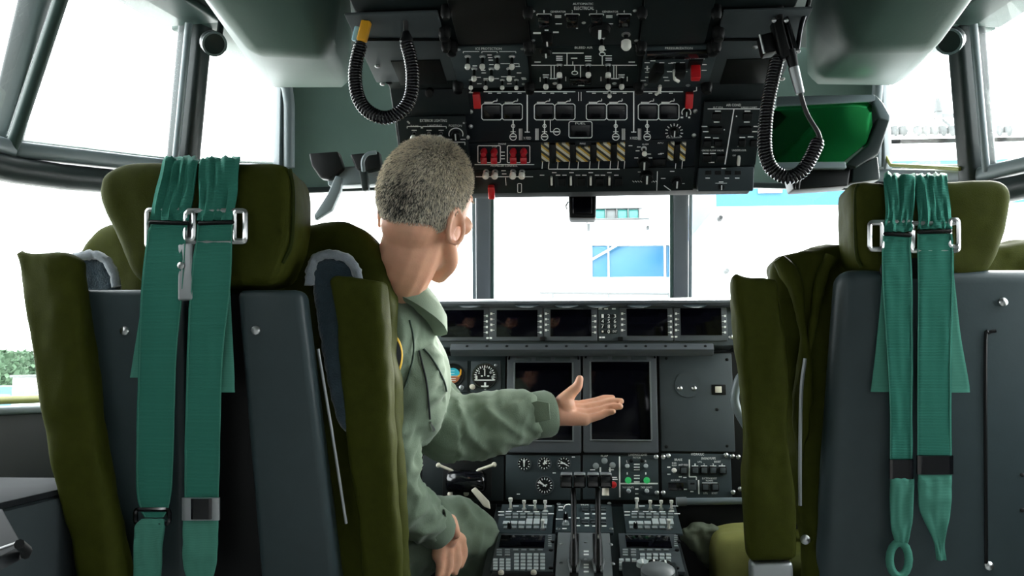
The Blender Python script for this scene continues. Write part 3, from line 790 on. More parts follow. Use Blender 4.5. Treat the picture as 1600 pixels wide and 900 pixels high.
lo_a = [(1380, 1424, 368, YB - .012), (1378, 1423, 386, YB - .006), (1379, 1425, 450, 1.640), (1386, 1426, 560, 1.660), (1390, 1425, 640, 1.674), (1390, 1425, 720, 1.688)]
lo_b = [(1433, 1487, 365, YB - .012), (1433, 1489, 386, YB - .006), (1434, 1489, 450, 1.640), (1433, 1486, 560, 1.660), (1433, 1486, 715, 1.688)]
un_a = [(1379, 1420, 430, 1.645), (1371, 1412, 520, 1.662), (1363, 1405, 590, 1.674), (1360, 1402, 612, 1.677)]
un_b = [(1445, 1490, 430, 1.645), (1455, 1500, 520, 1.662), (1465, 1512, 590, 1.674), (1468, 1515, 613, 1.677)]
ends_a = [('strap_keeper', ribbon_m('strap_keeper', [(1389, 1426, 717, 1.682), (1389, 1426, 747, 1.688)], .006, 3), 'black_gloss'),
          ('strap_end_tab', ribbon_m('strap_end_tab', [(1391, 1426, 747, 1.69), (1391, 1427, 757, 1.688), (1391, 1424, 815, 1.697), (1398, 1417, 846, 1.703)], .006, 5, .004, 2), 'webbing_light'),
          ('strap_loop', tube_m('strap_loop', [at(1405 + 15 * math.cos(q), 874 - 26 * math.sin(q), 1.705) for q in [k * math.pi / 8 for k in range(16)]], .0075, 8, closed=True), 'webbing_light')]
ends_b = [('strap_keeper', ribbon_m('strap_keeper', [(1432, 1488, 711, 1.682), (1432, 1488, 740, 1.688)], .006, 3), 'black_gloss'),
          ('strap_end_tab', ribbon_m('strap_end_tab', [(1434, 1486, 740, 1.69), (1434, 1486, 760, 1.69), (1437, 1484, 798, 1.696), (1457, 1475, 842, 1.703), (1463, 1477, 874, 1.708)], .006, 5, .004, 8), 'webbing_light')]
sa = strap(seat, up_a, lo_a, un_a, ends_a, 11)
sb = strap(seat, up_b, lo_b, un_b, ends_b, 17)
buckle(sa, 1359, 347, 1426, 390, YB - .004, .0042); buckle(sa, 1359, 349, 1378, 389, YB - .008, .004)
buckle(sb, 1423, 349, 1497, 392, YB - .006, .0042); buckle(sb, 1484, 343, 1497, 385, YB - .008, .004)
ob('buckle_bar', bar_m('buckle_bar', at(1380, 365, YB - .017), at(1425, 368, YB - .017), .006, .007), 'black', sa)
ob('buckle_bar', bar_m('buckle_bar', at(1433, 363, YB - .017), at(1488, 361, YB - .017), .006, .007), 'black', sb)
seat_base(SX2, 1.92, 2.34)
o = outl([(1119, 905), (1117, 870), (1122, 846), (1135, 837), (1180, 834), (1240, 836), (1240, 980), (1125, 980)], 2.10)
ob('thigh_bolster', soft_m('thigh_bolster', o, back_of(o, .16), .02, .008, .004, 10, 5), 'olive_lit', seat)
# ------------------------------------------------------------------ overhead covers, console, cords, head-up display
def hull_m(name, pts, bev=.02, seg=4):
    bm = bmesh.new()
    for p in pts: bm.verts.new(p)
    bmesh.ops.convex_hull(bm, input=bm.verts[:])
    bmesh.ops.dissolve_limit(bm, angle_limit=math.radians(4), verts=bm.verts[:], edges=bm.edges[:])
    loose = [v for v in bm.verts if not v.link_faces]
    bmesh.ops.delete(bm, geom=loose, context='VERTS')
    if bev: bmesh.ops.bevel(bm, geom=bm.edges[:], offset=bev, segments=seg, affect='EDGES', profile=.5)
    return bm_out(bm, name, 40)
def cover(label, lowpts, name='overhead_cover'):
    lo = [at(*p) for p in lowpts]
    hi = [Vector((p.x, p.y, 1.71)) for p in (lo[0], lo[1], lo[4], lo[5])]
    t = thing(name, (lo[2] + lo[3]) / 2, label, 'cover', 'overhead covers')
    ob('shell', hull_m('shell', lo + hi, .022, 5), 'duct_green', t)
    return t
cv_l = cover('grey-green moulded overhead cover above the left seat', [(268, -70, 1.36), (455, -70, 1.36), (394, 86, 1.55), (516, 92, 1.55), (416, 138, 2.10), (548, 138, 2.06), (548, 40, 1.66), (540, -70, 1.42)])
cv_r = cover('grey-green moulded overhead cover above the right seat', [(1570, -70, 1.36), (1415, -70, 1.36), (1460, 80, 1.55), (1322, 82, 1.55), (1408, 135, 2.10), (1262, 133, 2.06), (1266, 40, 1.66), (1290, -70, 1.42)])
# round map lights at the outer edge of each cover
for px, py, side in ((334, 68, 'left'), (1484, 64, 'right')):
    p = at(px, py, 1.98)
    t = thing('map_light', p, 'dark round swivel lamp beside the %s overhead cover' % side, 'lamp', 'swivel lamps')
    d = Vector((.5 if side == 'left' else -.5, -.6, -.4))
    ob('lamp_shell', lathe_m('lamp_shell', [(0, -.045), (.02, -.04), (.028, -.02), (.029, 0), (.026, .006), (.022, .004), (0, .004)], 20), 'frame_dark', t, facing(p, d))
    ob('lamp_ring', lathe_m('lamp_ring', [(.024, .004), (.029, .004), (.029, .009), (.024, .009), (.024, .004)], 20), 'frame_grey', t, facing(p, d))
    ob('stem', tube_m('stem', [p + V(0, .03, .03), p + V(0, .05, .12)], .008, 8), 'frame_dark', t)

PB = Plane(at(905, 300, 1.75), at(905, 137, 1.60))
PA = Plane(at(905, 137, 1.60), at(905, 0, 1.32))
con = thing('overhead_console', at(905, 137, 1.60), 'black overhead switch console hanging between the two coiled cords', 'console')
xl, xr = -.357, .330
sec = [PB.o, PA.o, PA.o + PA.t * .52]
sec = [(p.y, p.z) for p in sec]
n1 = PB.n * -.006
prof = [(sec[0][0] + n1.y, sec[0][1] + n1.z), (sec[1][0] + .004, sec[1][1] + .008), (sec[2][0], sec[2][1] + .006), (sec[2][0], 1.80), (1.95, 1.80), (1.90, sec[0][1] + .06), (1.80, sec[0][1])]
ob('console_body', prism_m('console_body', [V(xl, y, z) for y, z in prof], [V(xr, y, z) for y, z in prof], .003, 2), 'panel_dark', con)

def shared(key, fn, mats):
    if key not in SHARE:
        me = fn()
        for mm in mats: me.materials.append(MATS[mm])
        SHARE[key] = me
    return SHARE[key]
def toggle(parent, pl, px, py, k=1.0, tilt=0.0, big=False):
    if big:
        me = shared('toggle_big', lambda: lathe_m('toggle_switch', [(.0058, 0), (.0058, .003), (.0032, .0035), (.0028, .010), (.0062, .012), (.0066, .020), (.004, .0235), (0, .024)], 12, mis=[0, 0, 1, 2, 2, 2, 2]), ['steel', 'black', 'white_plastic'])
    else:
        me = shared('toggle', lambda: lathe_m('toggle_switch', [(.0056, 0), (.0056, .0028), (.0036, .0034), (.0026, .005), (.0030, .016), (.0044, .018), (.0050, .0225), (.0034, .0255), (0, .026)], 12, mis=[0, 0, 0, 1, 1, 2, 2, 2]), ['steel', 'black', 'white_plastic'])
    return ob('toggle_switch', me, None, parent, pl.MP(px, py, .002) @ Matrix.Rotation(tilt, 4, 'X') @ Matrix.Scale(k, 4))
def knob(parent, pl, px, py, r=.009, h=.014, m='black', name='rotary_knob', pointer=True):
    me = shared('knob_%g_%g_%s' % (r, h, m), lambda: joined('rotary_knob', [
        lathe_m('k', [(r * 1.15, 0), (r * 1.15, .003), (r, .0035), (r * .9, h), (r * .6, h + .0008), (0, h + .0008)], 18),
        box_m('p', r * .28, r * 1.5, .0015, 0, c=(0, -r * .1, h + .001))], [0, 1]), [m, 'white_print'])
    return ob(name, me, None, parent, pl.MP(px, py, .002))
def block(parent, name, pl, px, py, w, t, h, m, h0=.002, bev=.0012, rot=0.0):
    me = shared('%s_%g_%g_%g_%s' % (name, w, t, h, m), lambda: box_m(name, w, t, h, bev, c=(0, 0, h / 2)), [m])
    return ob(name, me, None, parent, pl.MP(px, py, h0, rot))
def blockpx(parent, name, pl, box, h, m, h0=.002, bev=.0012):
    return plate(parent, name, pl, box, h0, h0 + h, m, bev)
def cpanel(pl, box, h=.004, m='panel_dark', label=None):
    o = plate(con, 'control_panel', pl, box, 0, h, m, .0012)
    if label: o['label'] = label
    return o
def dash(pr, pts, w, h):
    for x, y in pts: pr.bar(x - w / 2, y - h / 2, x + w / 2, y + h / 2)
HP = .0048
def screws(parent, pl, pts, k=.55):
    for p in pts: ob('panel_screw', screw_mesh(), None, parent, pl.MP(*p, .0035) @ Matrix.Scale(k, 4))

# --- upper row (plane A)
pn = cpanel(PA, (824, -60, 1003, 68), label='electrical panel')
pr = Print(PA, HP)
pr.text('AUTOMATIC', 895, 0, 927, 3.4); pr.text('ELECTRICAL', 897, 6, 928, 11)
pr.text('GENERATOR', 860, 12.5, 884, 15.5); pr.text('GENERATOR', 941, 12.5, 966, 15.5)
for i, x in enumerate((850, 894, 932, 975)):
    pr.text('1234'[i], x - 1, 11.5, x + 1, 16)
    pr.line([(x - 11, 20), (x - 11, 17.5), (x + 11, 17.5), (x + 11, 20)], 1.2); pr.bar(x - 8, 36.5, x + 8, 38)
    blockpx(pn, 'indicator_light', PA, (x - 9, 19, x + 9, 36), .006, 'black_gloss', .003)
dash(pr, [(872, 20.5), (872, 23), (952, 20.5), (952, 23), (873, 33), (953, 33)], 10, 1.6)
pr.bar(833, 46, 845, 49); pr.bar(864, 45, 873, 47.5); pr.bar(851, 42, 857, 44); pr.bar(851, 72, 857, 74)
pr.line([(900, 40), (903, 40)])
pr.done(pn)
knob(pn, PA, 855, 52, .009, .016); knob(pn, PA, 937, 40, .017, .012, pointer=False)
toggle(pn, PA, 940, 56); toggle(pn, PA, 978, 50, 1.25, big=True)
screws(pn, PA, ((833, 14), (992, 13), (833, 60), (994, 60), (912, 32)))
for i, (box, mm) in enumerate((((700, -60, 822, 64), 'black'), ((1006, -60, 1116, 64), 'panel_dark'))):
    o = plate(con, 'blank_cover', PA, box, 0, .007, mm, .003); o['label'] = ('black raised cover plate', 'dark green raised cover plate')[i]
    for q in range(4):
        ob('cover_clamp', shared('clamp', lambda: lathe_m('cover_clamp', [(.008, 0), (.008, .016), (.005, .022), (0, .022)], 10), ['black']), None, o, PA.MP(box[0] - 3 if q % 2 else box[2] + 3, (10, 62)[q // 2], 0))
pn = cpanel(PA, (708, 69, 826, 134), m='panel_grey', label='ice protection panel')
pr = Print(PA, HP)
pr.text('ICE PROTECTION', 743, 70.2, 784, 74)
pr.line([(724, 79), (724, 76.5), (749, 76.5)], 1.1); pr.line([(753, 79), (753, 76.5), (777, 76.5), (777, 79)], 1.1); pr.line([(780, 76.5), (806, 76.5), (806, 79)], 1.1)
pr.line([(782, 95.5), (811, 95.5), (811, 100)], 1.1); pr.line([(783, 116), (805, 116)], 1.1)
dash(pr, [(765, 82), (766, 86), (767, 90), (742, 99), (768, 97), (755, 106), (756, 110), (748, 117), (759, 119), (776, 119), (749, 127), (811, 110), (818, 118), (819, 120), (796, 127), (809, 100)], 7, 1.5)
pr.done(pn)
for x in (731, 754, 777, 800): toggle(pn, PA, x, 85)
for x in (741, 768, 796): toggle(pn, PA, x, 104)
for x in (736, 759, 785, 807): toggle(pn, PA, x, 122, .8)
screws(pn, PA, ((717, 74), (720, 129), (818, 128), (816, 73)))
pn = cpanel(PA, (829, 69, 1000, 134), m='panel_dark', label='bleed air panel')
pr = Print(PA, HP)
pr.text('BLEED AIR', 898, 68.6, 926, 72)
for pts in ([(863, 79), (912, 79)], [(886, 79), (886, 98)], [(829, 98), (870, 98)], [(881, 98), (913, 98)], [(924, 98), (944, 98)], [(956, 98), (995, 98)], [(861, 98), (861, 119)], [(866, 98), (866, 119)], [(859, 119), (870, 119)],
            [(959, 98), (959, 119)], [(963, 98), (963, 119)], [(955, 119), (967, 119)], [(898, 98), (898, 107)], [(907, 98), (907, 117)], [(941, 83), (941, 98)], [(844, 117), (844, 124)], [(884, 116), (884, 123)], [(939, 116), (939, 123)], [(980, 116), (980, 123)]):
    pr.line(pts, 1.5)
pr.ring(898, 110, 4.5, 1.5, 2.8); pr.ring(941, 80.5, 4.5, 1.5, 2.8)
pr.line([(895, 92), (895, 98)], 1.2)
dash(pr, [(840, 93), (874, 84), (874, 87), (874, 90), (919, 84), (919, 87), (919, 91), (951, 83), (951, 87), (951, 90), (987, 93), (897, 87), (853, 113), (971, 113), (942, 74), (908, 130)], 10, 1.5)
pr.done(pn)
for x in (874, 919, 950): toggle(pn, PA, x, 98)
for x in (853, 874, 950, 971): toggle(pn, PA, x, 117)
blockpx(pn, 'digital_readout', PA, (890, 117, 924, 127), .006, 'black_gloss')
knob(pn, PA, 853, 76, .009, .010); screws(pn, PA, ((833, 73), (867, 127), (960, 127), (996, 73), (997, 129)), .7)
pn = cpanel(PA, (1003, 69, 1114, 134), m='panel_grey', label='pressurization panel')
pr = Print(PA, HP)
pr.text('PRESSURIZATION', 1039, 69.6, 1082, 73)
pr.text('EMER DEPRESS', 1069, 86.6, 1101, 89)
dash(pr, [(1011, 94), (1020, 91), (1034, 94), (1011, 103), (1012, 109), (1012, 117), (1005, 122), (1030, 104), (1040, 117), (1042, 122), (1048, 95), (1052, 94), (1066, 94), (1046, 108), (1070, 108), (1100, 97), (1100, 106), (1031, 134)], 8, 1.5)
pr.bar(1010, 99, 1012.5, 107)
pr.done(pn)
blockpx(pn, 'digital_readout', PA, (1010, 75, 1107, 87), .005, 'black_gloss')
block(pn, 'selector_lever', PA, 1025, 104, .016, .040, .020, 'black', rot=-.25)
ob('lever_tip', tube_m('lever_tip', [PA.M(*PA.uv(1031, 118), .020).translation, PA.M(*PA.uv(1030, 124), .024).translation, PA.M(*PA.uv(1024, 127), .026).translation], .003, 8), 'white_plastic', pn)
block(pn, 'selector_lever', PA, 1062, 100, .018, .024, .020, 'black')
ob('lever_tip', tube_m('lever_tip', [PA.M(*PA.uv(1053, 97), .016).translation, PA.M(*PA.uv(1054, 106), .022).translation, PA.M(*PA.uv(1060, 108), .024).translation], .003, 8), 'white_plastic', pn)
block(pn, 'red_guard', PA, 1086, 98, .016, .014, .030, 'red', bev=.002)
block(pn, 'switch_base', PA, 1086, 95, .024, .030, .006, 'black')
screws(pn, PA, ((1008, 129), (1108, 74), (1075, 130)), .7)
# quarter-turn hinge knobs between the panels
hk = shared('hinge', lambda: lathe_m('hinge_knob', [(.010, 0), (.010, .012), (.008, .015), (.008, .020), (.004, .022), (0, .022)], 12), ['black'])
for p in ((827, 66), (828, 129), (1001, 66), (998, 129), (706, 68), (716, 128), (1113, 68), (1104, 129), (695, 44), (1122, 44)): ob('hinge_knob', hk, None, con, PA.MP(*p, .001))
for x0, y0, x1, y1 in ((828, 68, 829, 130), (1001, 68, 998, 130)):
    ob('divider', bar_m('divider', PA.MP(x0, y0, .004).translation, PA.MP(x1, y1, .004).translation, .004, .008), 'black', con)
# plain side plates with a dark opening each
for i, (box, hole) in enumerate((((562, 18, 700, 126), (618, 91, 694, 129)), ((1116, 14, 1244, 126), (1130, 89, 1206, 127)))):
    s = plate(con, 'side_plate', PA, box, -.002, .003, 'panel_mid', .002)
    blockpx(s, 'dark_opening', PA, hole, .003, 'black', .002, .001)
    screws(s, PA, (((590, 100), (598, 128)) if i == 0 else ((1180, 70), (1222, 120))), .8)
    ob('seam', bar_m('seam', PA.MP(box[0] + 6, 58, .003).translation, PA.MP(box[2] - 4, 58, .003).translation, .002, .001), 'black', s)

# --- fuel panel and the rows below it (plane B)
pn = cpanel(PB, (718, 138, 1094, 218), m='panel_blue', label='fuel panel')
pr = Print(PB, HP)
pr.line([(756, 141.5), (899, 141.5)], 1.6); pr.line([(916, 141.5), (1067, 141.5)], 1.6)
pr.line([(737, 140), (733, 143), (740, 143)], 1.5); pr.line([(1088, 134), (1088, 140), (1083, 141)], 1.5)
for x in (824, 990): pr.line([(x, 142), (x, 204)], 2.0); pr.line([(x - 4, 204.5), (x + 4, 204.5)], 1.4); pr.text('X FEED', x - 6, 212, x + 6, 216)
for x in (766, 780, 797, 812, 850, 863, 883, 928, 945, 960, 976, 1016, 1030, 1048): pr.bar(x - 3, 143, x + 3, 144.6)
for x0 in (753, 835, 916, 997):
    for k in range(2):
        a = x0 + k * 32
        pr.rrect(a, 160.5, a + 31.5, 185.5, 1.3)
        blockpx(pn, 'fuel_indicator', PB, (a + 2.5, 163, a + 29, 183), .003, 'black_gloss', .003)
        pr.bar(a + 9, 163.5, a + 21, 165)
        pr.line([(a + 4, 158.5), (a + 16, 158.5), (a + 20, 156), (a + 24, 156), (a + 24, 152.5)], 1.4); pr.bar(a + 4, 157.2, a + 17, 159.8)
for x in (802, 851, 962, 1011):
    pr.line([(x, 186), (x, 207)], 1.8); pr.ring(x, 212, 5.2, 1.3); pr.ring(x, 195, 2.6, 1.2); pr.bar(x - 4, 210.5, x + 4, 212.5)
    pr.line([(x - 4, 204), (x + 4, 204)], 1.1)
pr.line([(860, 186), (860, 204), (865, 204)], 1.3); pr.ring(870, 204, 5.2, 1.3); pr.bar(866, 203, 874, 205)
for x in (813.5, 839, 974, 999):
    for k in range(3): pr.line([(x + k * 2 - 2, 199), (x + k * 2 - 2, 217)], .9)
pr.rrect(889, 188, 925, 213.5, 1.3, 2); pr.text('FUEL', 899, 189.5, 915, 192.5)
blockpx(pn, 'fuel_readout', PB, (892, 193, 922, 211), .003, 'black_gloss', .003)
for k in range(11):
    q = math.radians(210 - k * 24)
    pr.line([(1053 + 10 * math.cos(q), 205 - 10 * math.sin(q)), (1053 + 14 * math.cos(q), 205 - 14 * math.sin(q))], 1.5)
pr.text('FUEL QUANTITY', 1041, 212, 1064, 214.6); pr.bar(1048, 208.5, 1056, 211.5)
pr.ring(1072, 174, 7, 1.6, None, -30, 210); pr.bar(1063, 180.5, 1067, 183); pr.bar(1075, 180.5, 1078, 183)
pr.line([(904, 142), (904, 156)], .9); pr.line([(908, 142), (908, 156)], .9)
pr.done(pn)
knob(pn, PB, 1053, 203, .008, .012); knob(pn, PB, 1072, 174, .006, .008)
for i, (x, y) in enumerate(((746, 153), (1076, 153))): block(pn, 'red_guard', PB, x, y, .0135, .030, .012, 'red', h0=.004, bev=.002)
for x in (952,): toggle(pn, PB, x, 143, .8)
screws(pn, PB, ((736, 173), (736, 196), (1086, 172), (1084, 210)), .7)

pn = cpanel(PB, (734, 219, 1086, 262), h=.003, m='panel_blue', label='engine start and fire handle row')
pr = Print(PB, .0042)
pr.text('ENGINE', 779, 222, 791, 224.5)
for x0 in (747, 793):
    pr.rrect(x0, 226, x0 + 35, 252.5, 1.3, 1)
    for k in range(2):
        g = x0 + 9.5 + k * 16
        o = ob('red_guard', shared('red_boot', lambda: lathe_m('red_guard', [(.0062, 0), (.0072, .003), (.0072, .010), (.0050, .016), (.0048, .017), (0, .017)], 14), ['red_clear']), None, pn, PB.MP(g, 234, .003))
        ob('red_guard_tip', shared('red_tip', lambda: box_m('red_guard_tip', .013, .014, .012, .002, c=(0, 0, .006)), ['red_clear']), None, pn, PB.MP(g, 246, .003))
        pr.bar(g - 2, 251, g + 2, 253.5)
dash(pr, [(786, 236), (786, 241.5), (786, 246.5)], 6, 1.4)
pr.text('STOP', 769, 227, 777, 228.5)
pr.line([(742, 255.5), (835, 255.5)], 1.2); pr.text('PROPELLER CONTROL', 767, 256, 809, 259)
pr.text('FIRE', 906, 221.5, 915, 224); pr.text('AGENT', 892, 262, 905, 264)
pr.text('APU', 1027, 220.5, 1036, 223); pr.text('ALARM', 1003, 222.5, 1013, 225)
dash(pr, [(998, 228), (996, 234), (994, 245), (1016, 245), (1014, 239), (1031, 239), (1034, 238), (985, 226)], 6, 1.4)
for a, b in ((848, 858), (872, 890), (904, 922), (936, 954), (966, 976), (1056, 1066)):
    pr.line([(a, 250), (a - 1, 262)], 1.1); pr.line([(b, 250), (b - 1, 262)], 1.1)
pr.line([(857, 262.5), (968, 262.5)], 1.2)
pr.done(pn)
for x0, x1, y0, y1 in ((846, 858.5, 221, 249), (869, 890.5, 221, 249), (900, 922, 226.5, 249), (932, 954, 220.5, 248), (964, 976, 220, 248), (1043, 1052.5, 219.5, 247), (1061.5, 1070.5, 219.5, 248)):
    blockpx(pn, 'striped_guard', PB, (x0, y0, x1, y1), .007, 'hazard_stripes', .003, .001)
for x0, x1 in ((859, 868.5), (891, 899.5), (923, 931.5), (955, 963.5), (1053, 1061)): blockpx(pn, 'handle_gap', PB, (x0, 221, x1, 250), .011, 'black', .003)
toggle(pn, PB, 1006, 231); knob(pn, PB, 1006, 252, .011, .014); blockpx(pn, 'blank_key', PB, (1019, 246, 1040, 257), .006, 'black')
pn = cpanel(PB, (736, 263, 1084, 299), h=.003, m='panel_dark', label='lower edge switch row')
pr = Print(PB, .0042)
dash(pr, [(787, 265), (788, 270), (847, 272), (872, 272), (882, 272), (903, 272), (913, 272), (933, 272), (942, 272), (963, 272), (866, 268), (893, 268), (923, 268), (952, 268), (1000, 267), (1050, 266), (1036, 277), (1066, 285)], 7, 1.3)
pr.line([(744, 274.5), (833, 274.5)], 1.0); pr.line([(790, 276), (791, 288)], 1.0); pr.line([(1027, 266), (1026, 296)], 1.2)
for k in range(10): pr.line([(988 + k * 4, 281), (991 + k * 4, 283)], 1.2)
pr.rrect(809, 285, 815, 299, 1.0, 1)
pr.line([(1037, 288), (1048, 296)], 1.5)
pr.done(pn)
for x in (760, 774, 802, 816):
    toggle(pn, PB, x, 267, 1.0, big=True)
for x in (862, 892, 923, 952):
    block(pn, 'white_slide_lever', PB, x, 280, .004, .018, .008, 'white_plastic', bev=.001)
    blockpx(pn, 'slide_well', PB, (x - 5, 274, x + 5, 292), .002, 'black', .002)
block(pn, 'red_guard', PB, 768.5, 296, .0125, .028, .012, 'red', h0=.004, bev=.002)
for x in (878, 908, 937, 966): blockpx(pn, 'switch_key', PB, (x - 6, 276, x + 6, 288), .006, 'black')
knob(pn, PB, 1010, 272, .012, .018); knob(pn, PB, 1057, 282, .010, .012)

# exterior lighting panel on the left, air conditioning panel on the right
PL = Plane(PB.o + PB.n * .004, PB.o + PB.n * .004 + PB.t)
pn = plate(con, 'control_panel', PL, (628, 180, 733, 300), 0, .006, 'panel_dark', .0015); pn['label'] = 'exterior lighting panel'
pr = Print(PL, .0068)
pr.text('EXTERIOR LIGHTING', 657, 183.5, 699, 188)
pr.line([(637, 198), (637, 195), (659, 195), (659, 198)], 1.2); pr.line([(661, 198), (661, 195), (698, 195), (698, 198)], 1.2)
pr.text('TAXI', 642, 193, 654, 196); pr.text('LANDING', 669, 192, 691, 195.5); pr.text('POSITION', 702, 192, 722, 195.5)
dash(pr, [(648, 201), (671, 201), (690, 201), (662, 208), (651, 216), (674, 216), (693, 216), (703, 215), (724, 215), (712, 222), (715, 238)], 8, 1.4)
pr.ring(713, 207, 11, 1.6, 9.5, -20, 200); pr.line([(690, 219.5), (727, 219.5), (727, 224)], 1.6)
pr.done(pn)
for x in (648, 671, 690): toggle(pn, PL, x, 206)
knob(pn, PL, 713, 208, .009, .012); toggle(pn, PL, 711, 230)
screws(pn, PL, ((638, 188), (640, 190), (725, 190), (731, 213)), .7)
o = plate(con, 'connector_plate', PL, (640, 138, 734, 178), 0, .004, 'panel_dark', .0015)
ob('round_connector', lathe_m('round_connector', [(.008, 0), (.008, .010), (.005, .012), (0, .012)], 12), 'black', o, PL.MP(672, 141, .004))
pn = plate(con, 'control_panel', PL, (1096, 156, 1186, 256), 0, .006, 'panel_dark', .0015); pn['label'] = 'air conditioning panel'
pr = Print(PL, .0068)
pr.text('AIR COND', 1134, 159.5, 1157, 163.5); pr.line([(1105, 167.5), (1188, 167.5)], 1.2); pr.line([(1146, 168), (1132, 254)], 1.8)
pr.text('FLT STA', 1114, 164, 1129, 166.5); pr.text('CARGO COMPT', 1157, 164, 1182, 166.5)
dash(pr, [(1121, 171), (1167, 171), (1119, 188), (1166, 188), (1100, 195), (1102, 203), (1181, 195), (1179, 203), (1105, 212), (1118, 213), (1159, 212), (1172, 211), (1115, 227), (1156, 226), (1102, 237), (1113, 237), (1111, 251)], 9, 1.6)
pr.text('CROSS FLOW VALVE', 1096, 231, 1130, 233.6); pr.text('UNDERFLOOR', 1143, 230.5, 1165, 233.5)
dash(pr, [(1131, 200), (1150, 179)], 2, 2); pr.text('OFF', 1144, 239, 1149, 241.5)
pr.done(pn)
for x, y, w in ((1119, 178, 14), (1167, 178, 14), (1117, 200, 20), (1163, 200, 20), (1104, 221, 12), (1121, 221, 12), (1158, 220, 10), (1104, 244, 12), (1125, 244, 12), (1176, 220, 10)):
    blockpx(pn, 'switch_key', PL, (x - w / 2, y - 5, x + w / 2, y + 5), .008, 'black', .005)
block(pn, 'white_slide_lever', PL, 1153, 247, .005, .018, .010, 'white_plastic', h0=.005)
PC = Plane(at(1130, 299, 1.735), at(1130, 258, 1.722))
pn = plate(con, 'control_panel', PC, (1090, 261, 1177, 299), -.02, .006, 'panel_grey', .003); pn['label'] = 'grey lower panel with small keys'
pr = Print(PC, .0068)
dash(pr, [(1130, 263), (1106, 269.5), (1137, 269.5), (1152, 269.5), (1105, 278), (1135, 278), (1151, 278), (1126, 284)], 7, 1.6); pr.line([(1117, 286), (1135, 286)], 1)
pr.done(pn)
for x in (1106, 1121, 1137, 1152): blockpx(pn, 'switch_key', PC, (x - 5, 266.5, x + 5, 273), .003, 'black', .0045)
knob(pn, PC, 1126, 292, .006, .010)

# standby compass hanging under the front edge
cp = thing('standby_compass', at(909, 300, 1.90), 'black box compass hanging at the top of the centre windshield', 'compass')
o = outl([(888, 296), (932, 296), (931, 340), (889, 340)], 1.88)
ob('case', prism_m('case', o, back_of(o, .07), .005), 'black', cp)
o = outl([(895, 308), (925, 308), (925, 334), (895, 334)], 1.876)
ob('window', prism_m('window', o, back_of(o, .01), .002), 'screen', cp)
ob('side_clip', tube_m('side_clip', [at(888, 315, 1.88), at(884, 322, 1.88), at(886, 327, 1.88)], .002, 6), 'steel_dull', cp)

# coiled cords
def coil_m(name, path, R, r, turns, ring=14, seg=6):
    P = cr(path, 30); L = [0]
    for a, b in zip(P, P[1:]): L.append(L[-1] + (b - a).length)
    tot = L[-1]; n = int(turns * ring); out = []; j = 0; upv = None
    for i in range(n + 1):
        d = tot * i / n
        while j < len(L) - 2 and L[j + 1] < d: j += 1
        f = (d - L[j]) / max(1e-9, L[j + 1] - L[j]); p = P[j].lerp(P[j + 1], f); t = (P[j + 1] - P[j]).normalized()
        upv = (upv - t * upv.dot(t)).normalized() if upv is not None else t.orthogonal().normalized()
        w = t.cross(upv); q = 2 * math.pi * i / ring
        k = min(1, i / (ring * 1.5), (n - i) / (ring * 1.5))
        out.append(p + (upv * math.cos(q) + w * math.sin(q)) * R * (.3 + .7 * k))
    return tube_m(name, out, r, seg, smooth=80)
YC = 1.36
c1 = thing('coiled_cord', at(600, 130, YC), 'black coiled cord with an amber tag, looping down at left of the console', 'cord', 'coiled cords')
ob('coil', coil_m('coil', [at(x, y, YC) for x, y in ((565, 64), (557, 95), (555, 125), (561, 155), (577, 175), (602, 184), (628, 173), (642, 150), (645, 118), (641, 88), (633, 62))], .0085, .0029, 62), 'black_gloss', c1)
ob('core', tube_m('core', cr([at(x, y, YC) for x, y in ((565, 64), (557, 95), (555, 125), (561, 155), (577, 175), (602, 184), (628, 173), (642, 150), (645, 118), (641, 88), (633, 62))], 6), .0066, 8), 'black_rubber', c1)
ob('amber_tag', bar_m('amber_tag', at(573, 33, YC - .004), at(565, 65, YC - .004), .016, .012, (0, 1, 0), .003), 'amber', c1)
ob('blue_tag', bar_m('blue_tag', at(559, 42, YC), at(554, 64, YC), .009, .008, (0, 1, 0), .002), 'tag_blue', c1)
ob('plug', tube_m('plug', [at(578, -40, YC - .02), at(575, 10, YC - .01), at(572, 34, YC)], [.013, .012, .009], 12), 'black', c1)
ob('plug_ring', tube_m('plug_ring', [at(572, 8, YC - .012), at(571, 14, YC - .012)], .0125, 12), 'steel', c1)
ob('lead', tube_m('lead', cr([at(632, -40, YC - .03), at(632, 10, YC - .01), at(634, 40, YC), at(634, 62, YC)], 5), .0042, 8), 'black_rubber', c1)
ob('strain_relief', tube_m('strain_relief', [at(634, 50, YC), at(636, 60, YC), at(632, 68, YC)], [.006, .010, .009], 10), 'black', c1)
wr = thing('stay_rod', at(594, 92, 1.5), 'thin pale stay rod inside the loop of the left coiled cord', 'rod')
ob('rod', tube_m('rod', [at(579, 57, 1.47), at(608, 127, 1.56)], .0022, 6), 'steel_dull', wr)
for p, Y in (((579, 57), 1.47), ((608, 127), 1.56)): ob('rod_end', lathe_m('rod_end', [(0, -.006), (.006, -.004), (.007, .004), (0, .007)], 8), 'black', wr, facing(at(*p, Y)))
YR = 1.38
c2 = thing('coiled_cord', at(1230, 180, YR), 'black coiled cord with a dark plug block, looping down at right over the green glass', 'cord', 'coiled cords')
pth = [(1215, 88), (1207, 125), (1199, 165), (1195, 205), (1196, 240), (1207, 265), (1230, 277), (1252, 268), (1268, 244), (1280, 216)]
ob('coil', coil_m('coil', [at(x, y, YR) for x, y in pth], .0085, .0029, 60), 'black_gloss', c2)
ob('core', tube_m('core', cr([at(x, y, YR) for x, y in pth], 6), .0066, 8), 'black_rubber', c2)
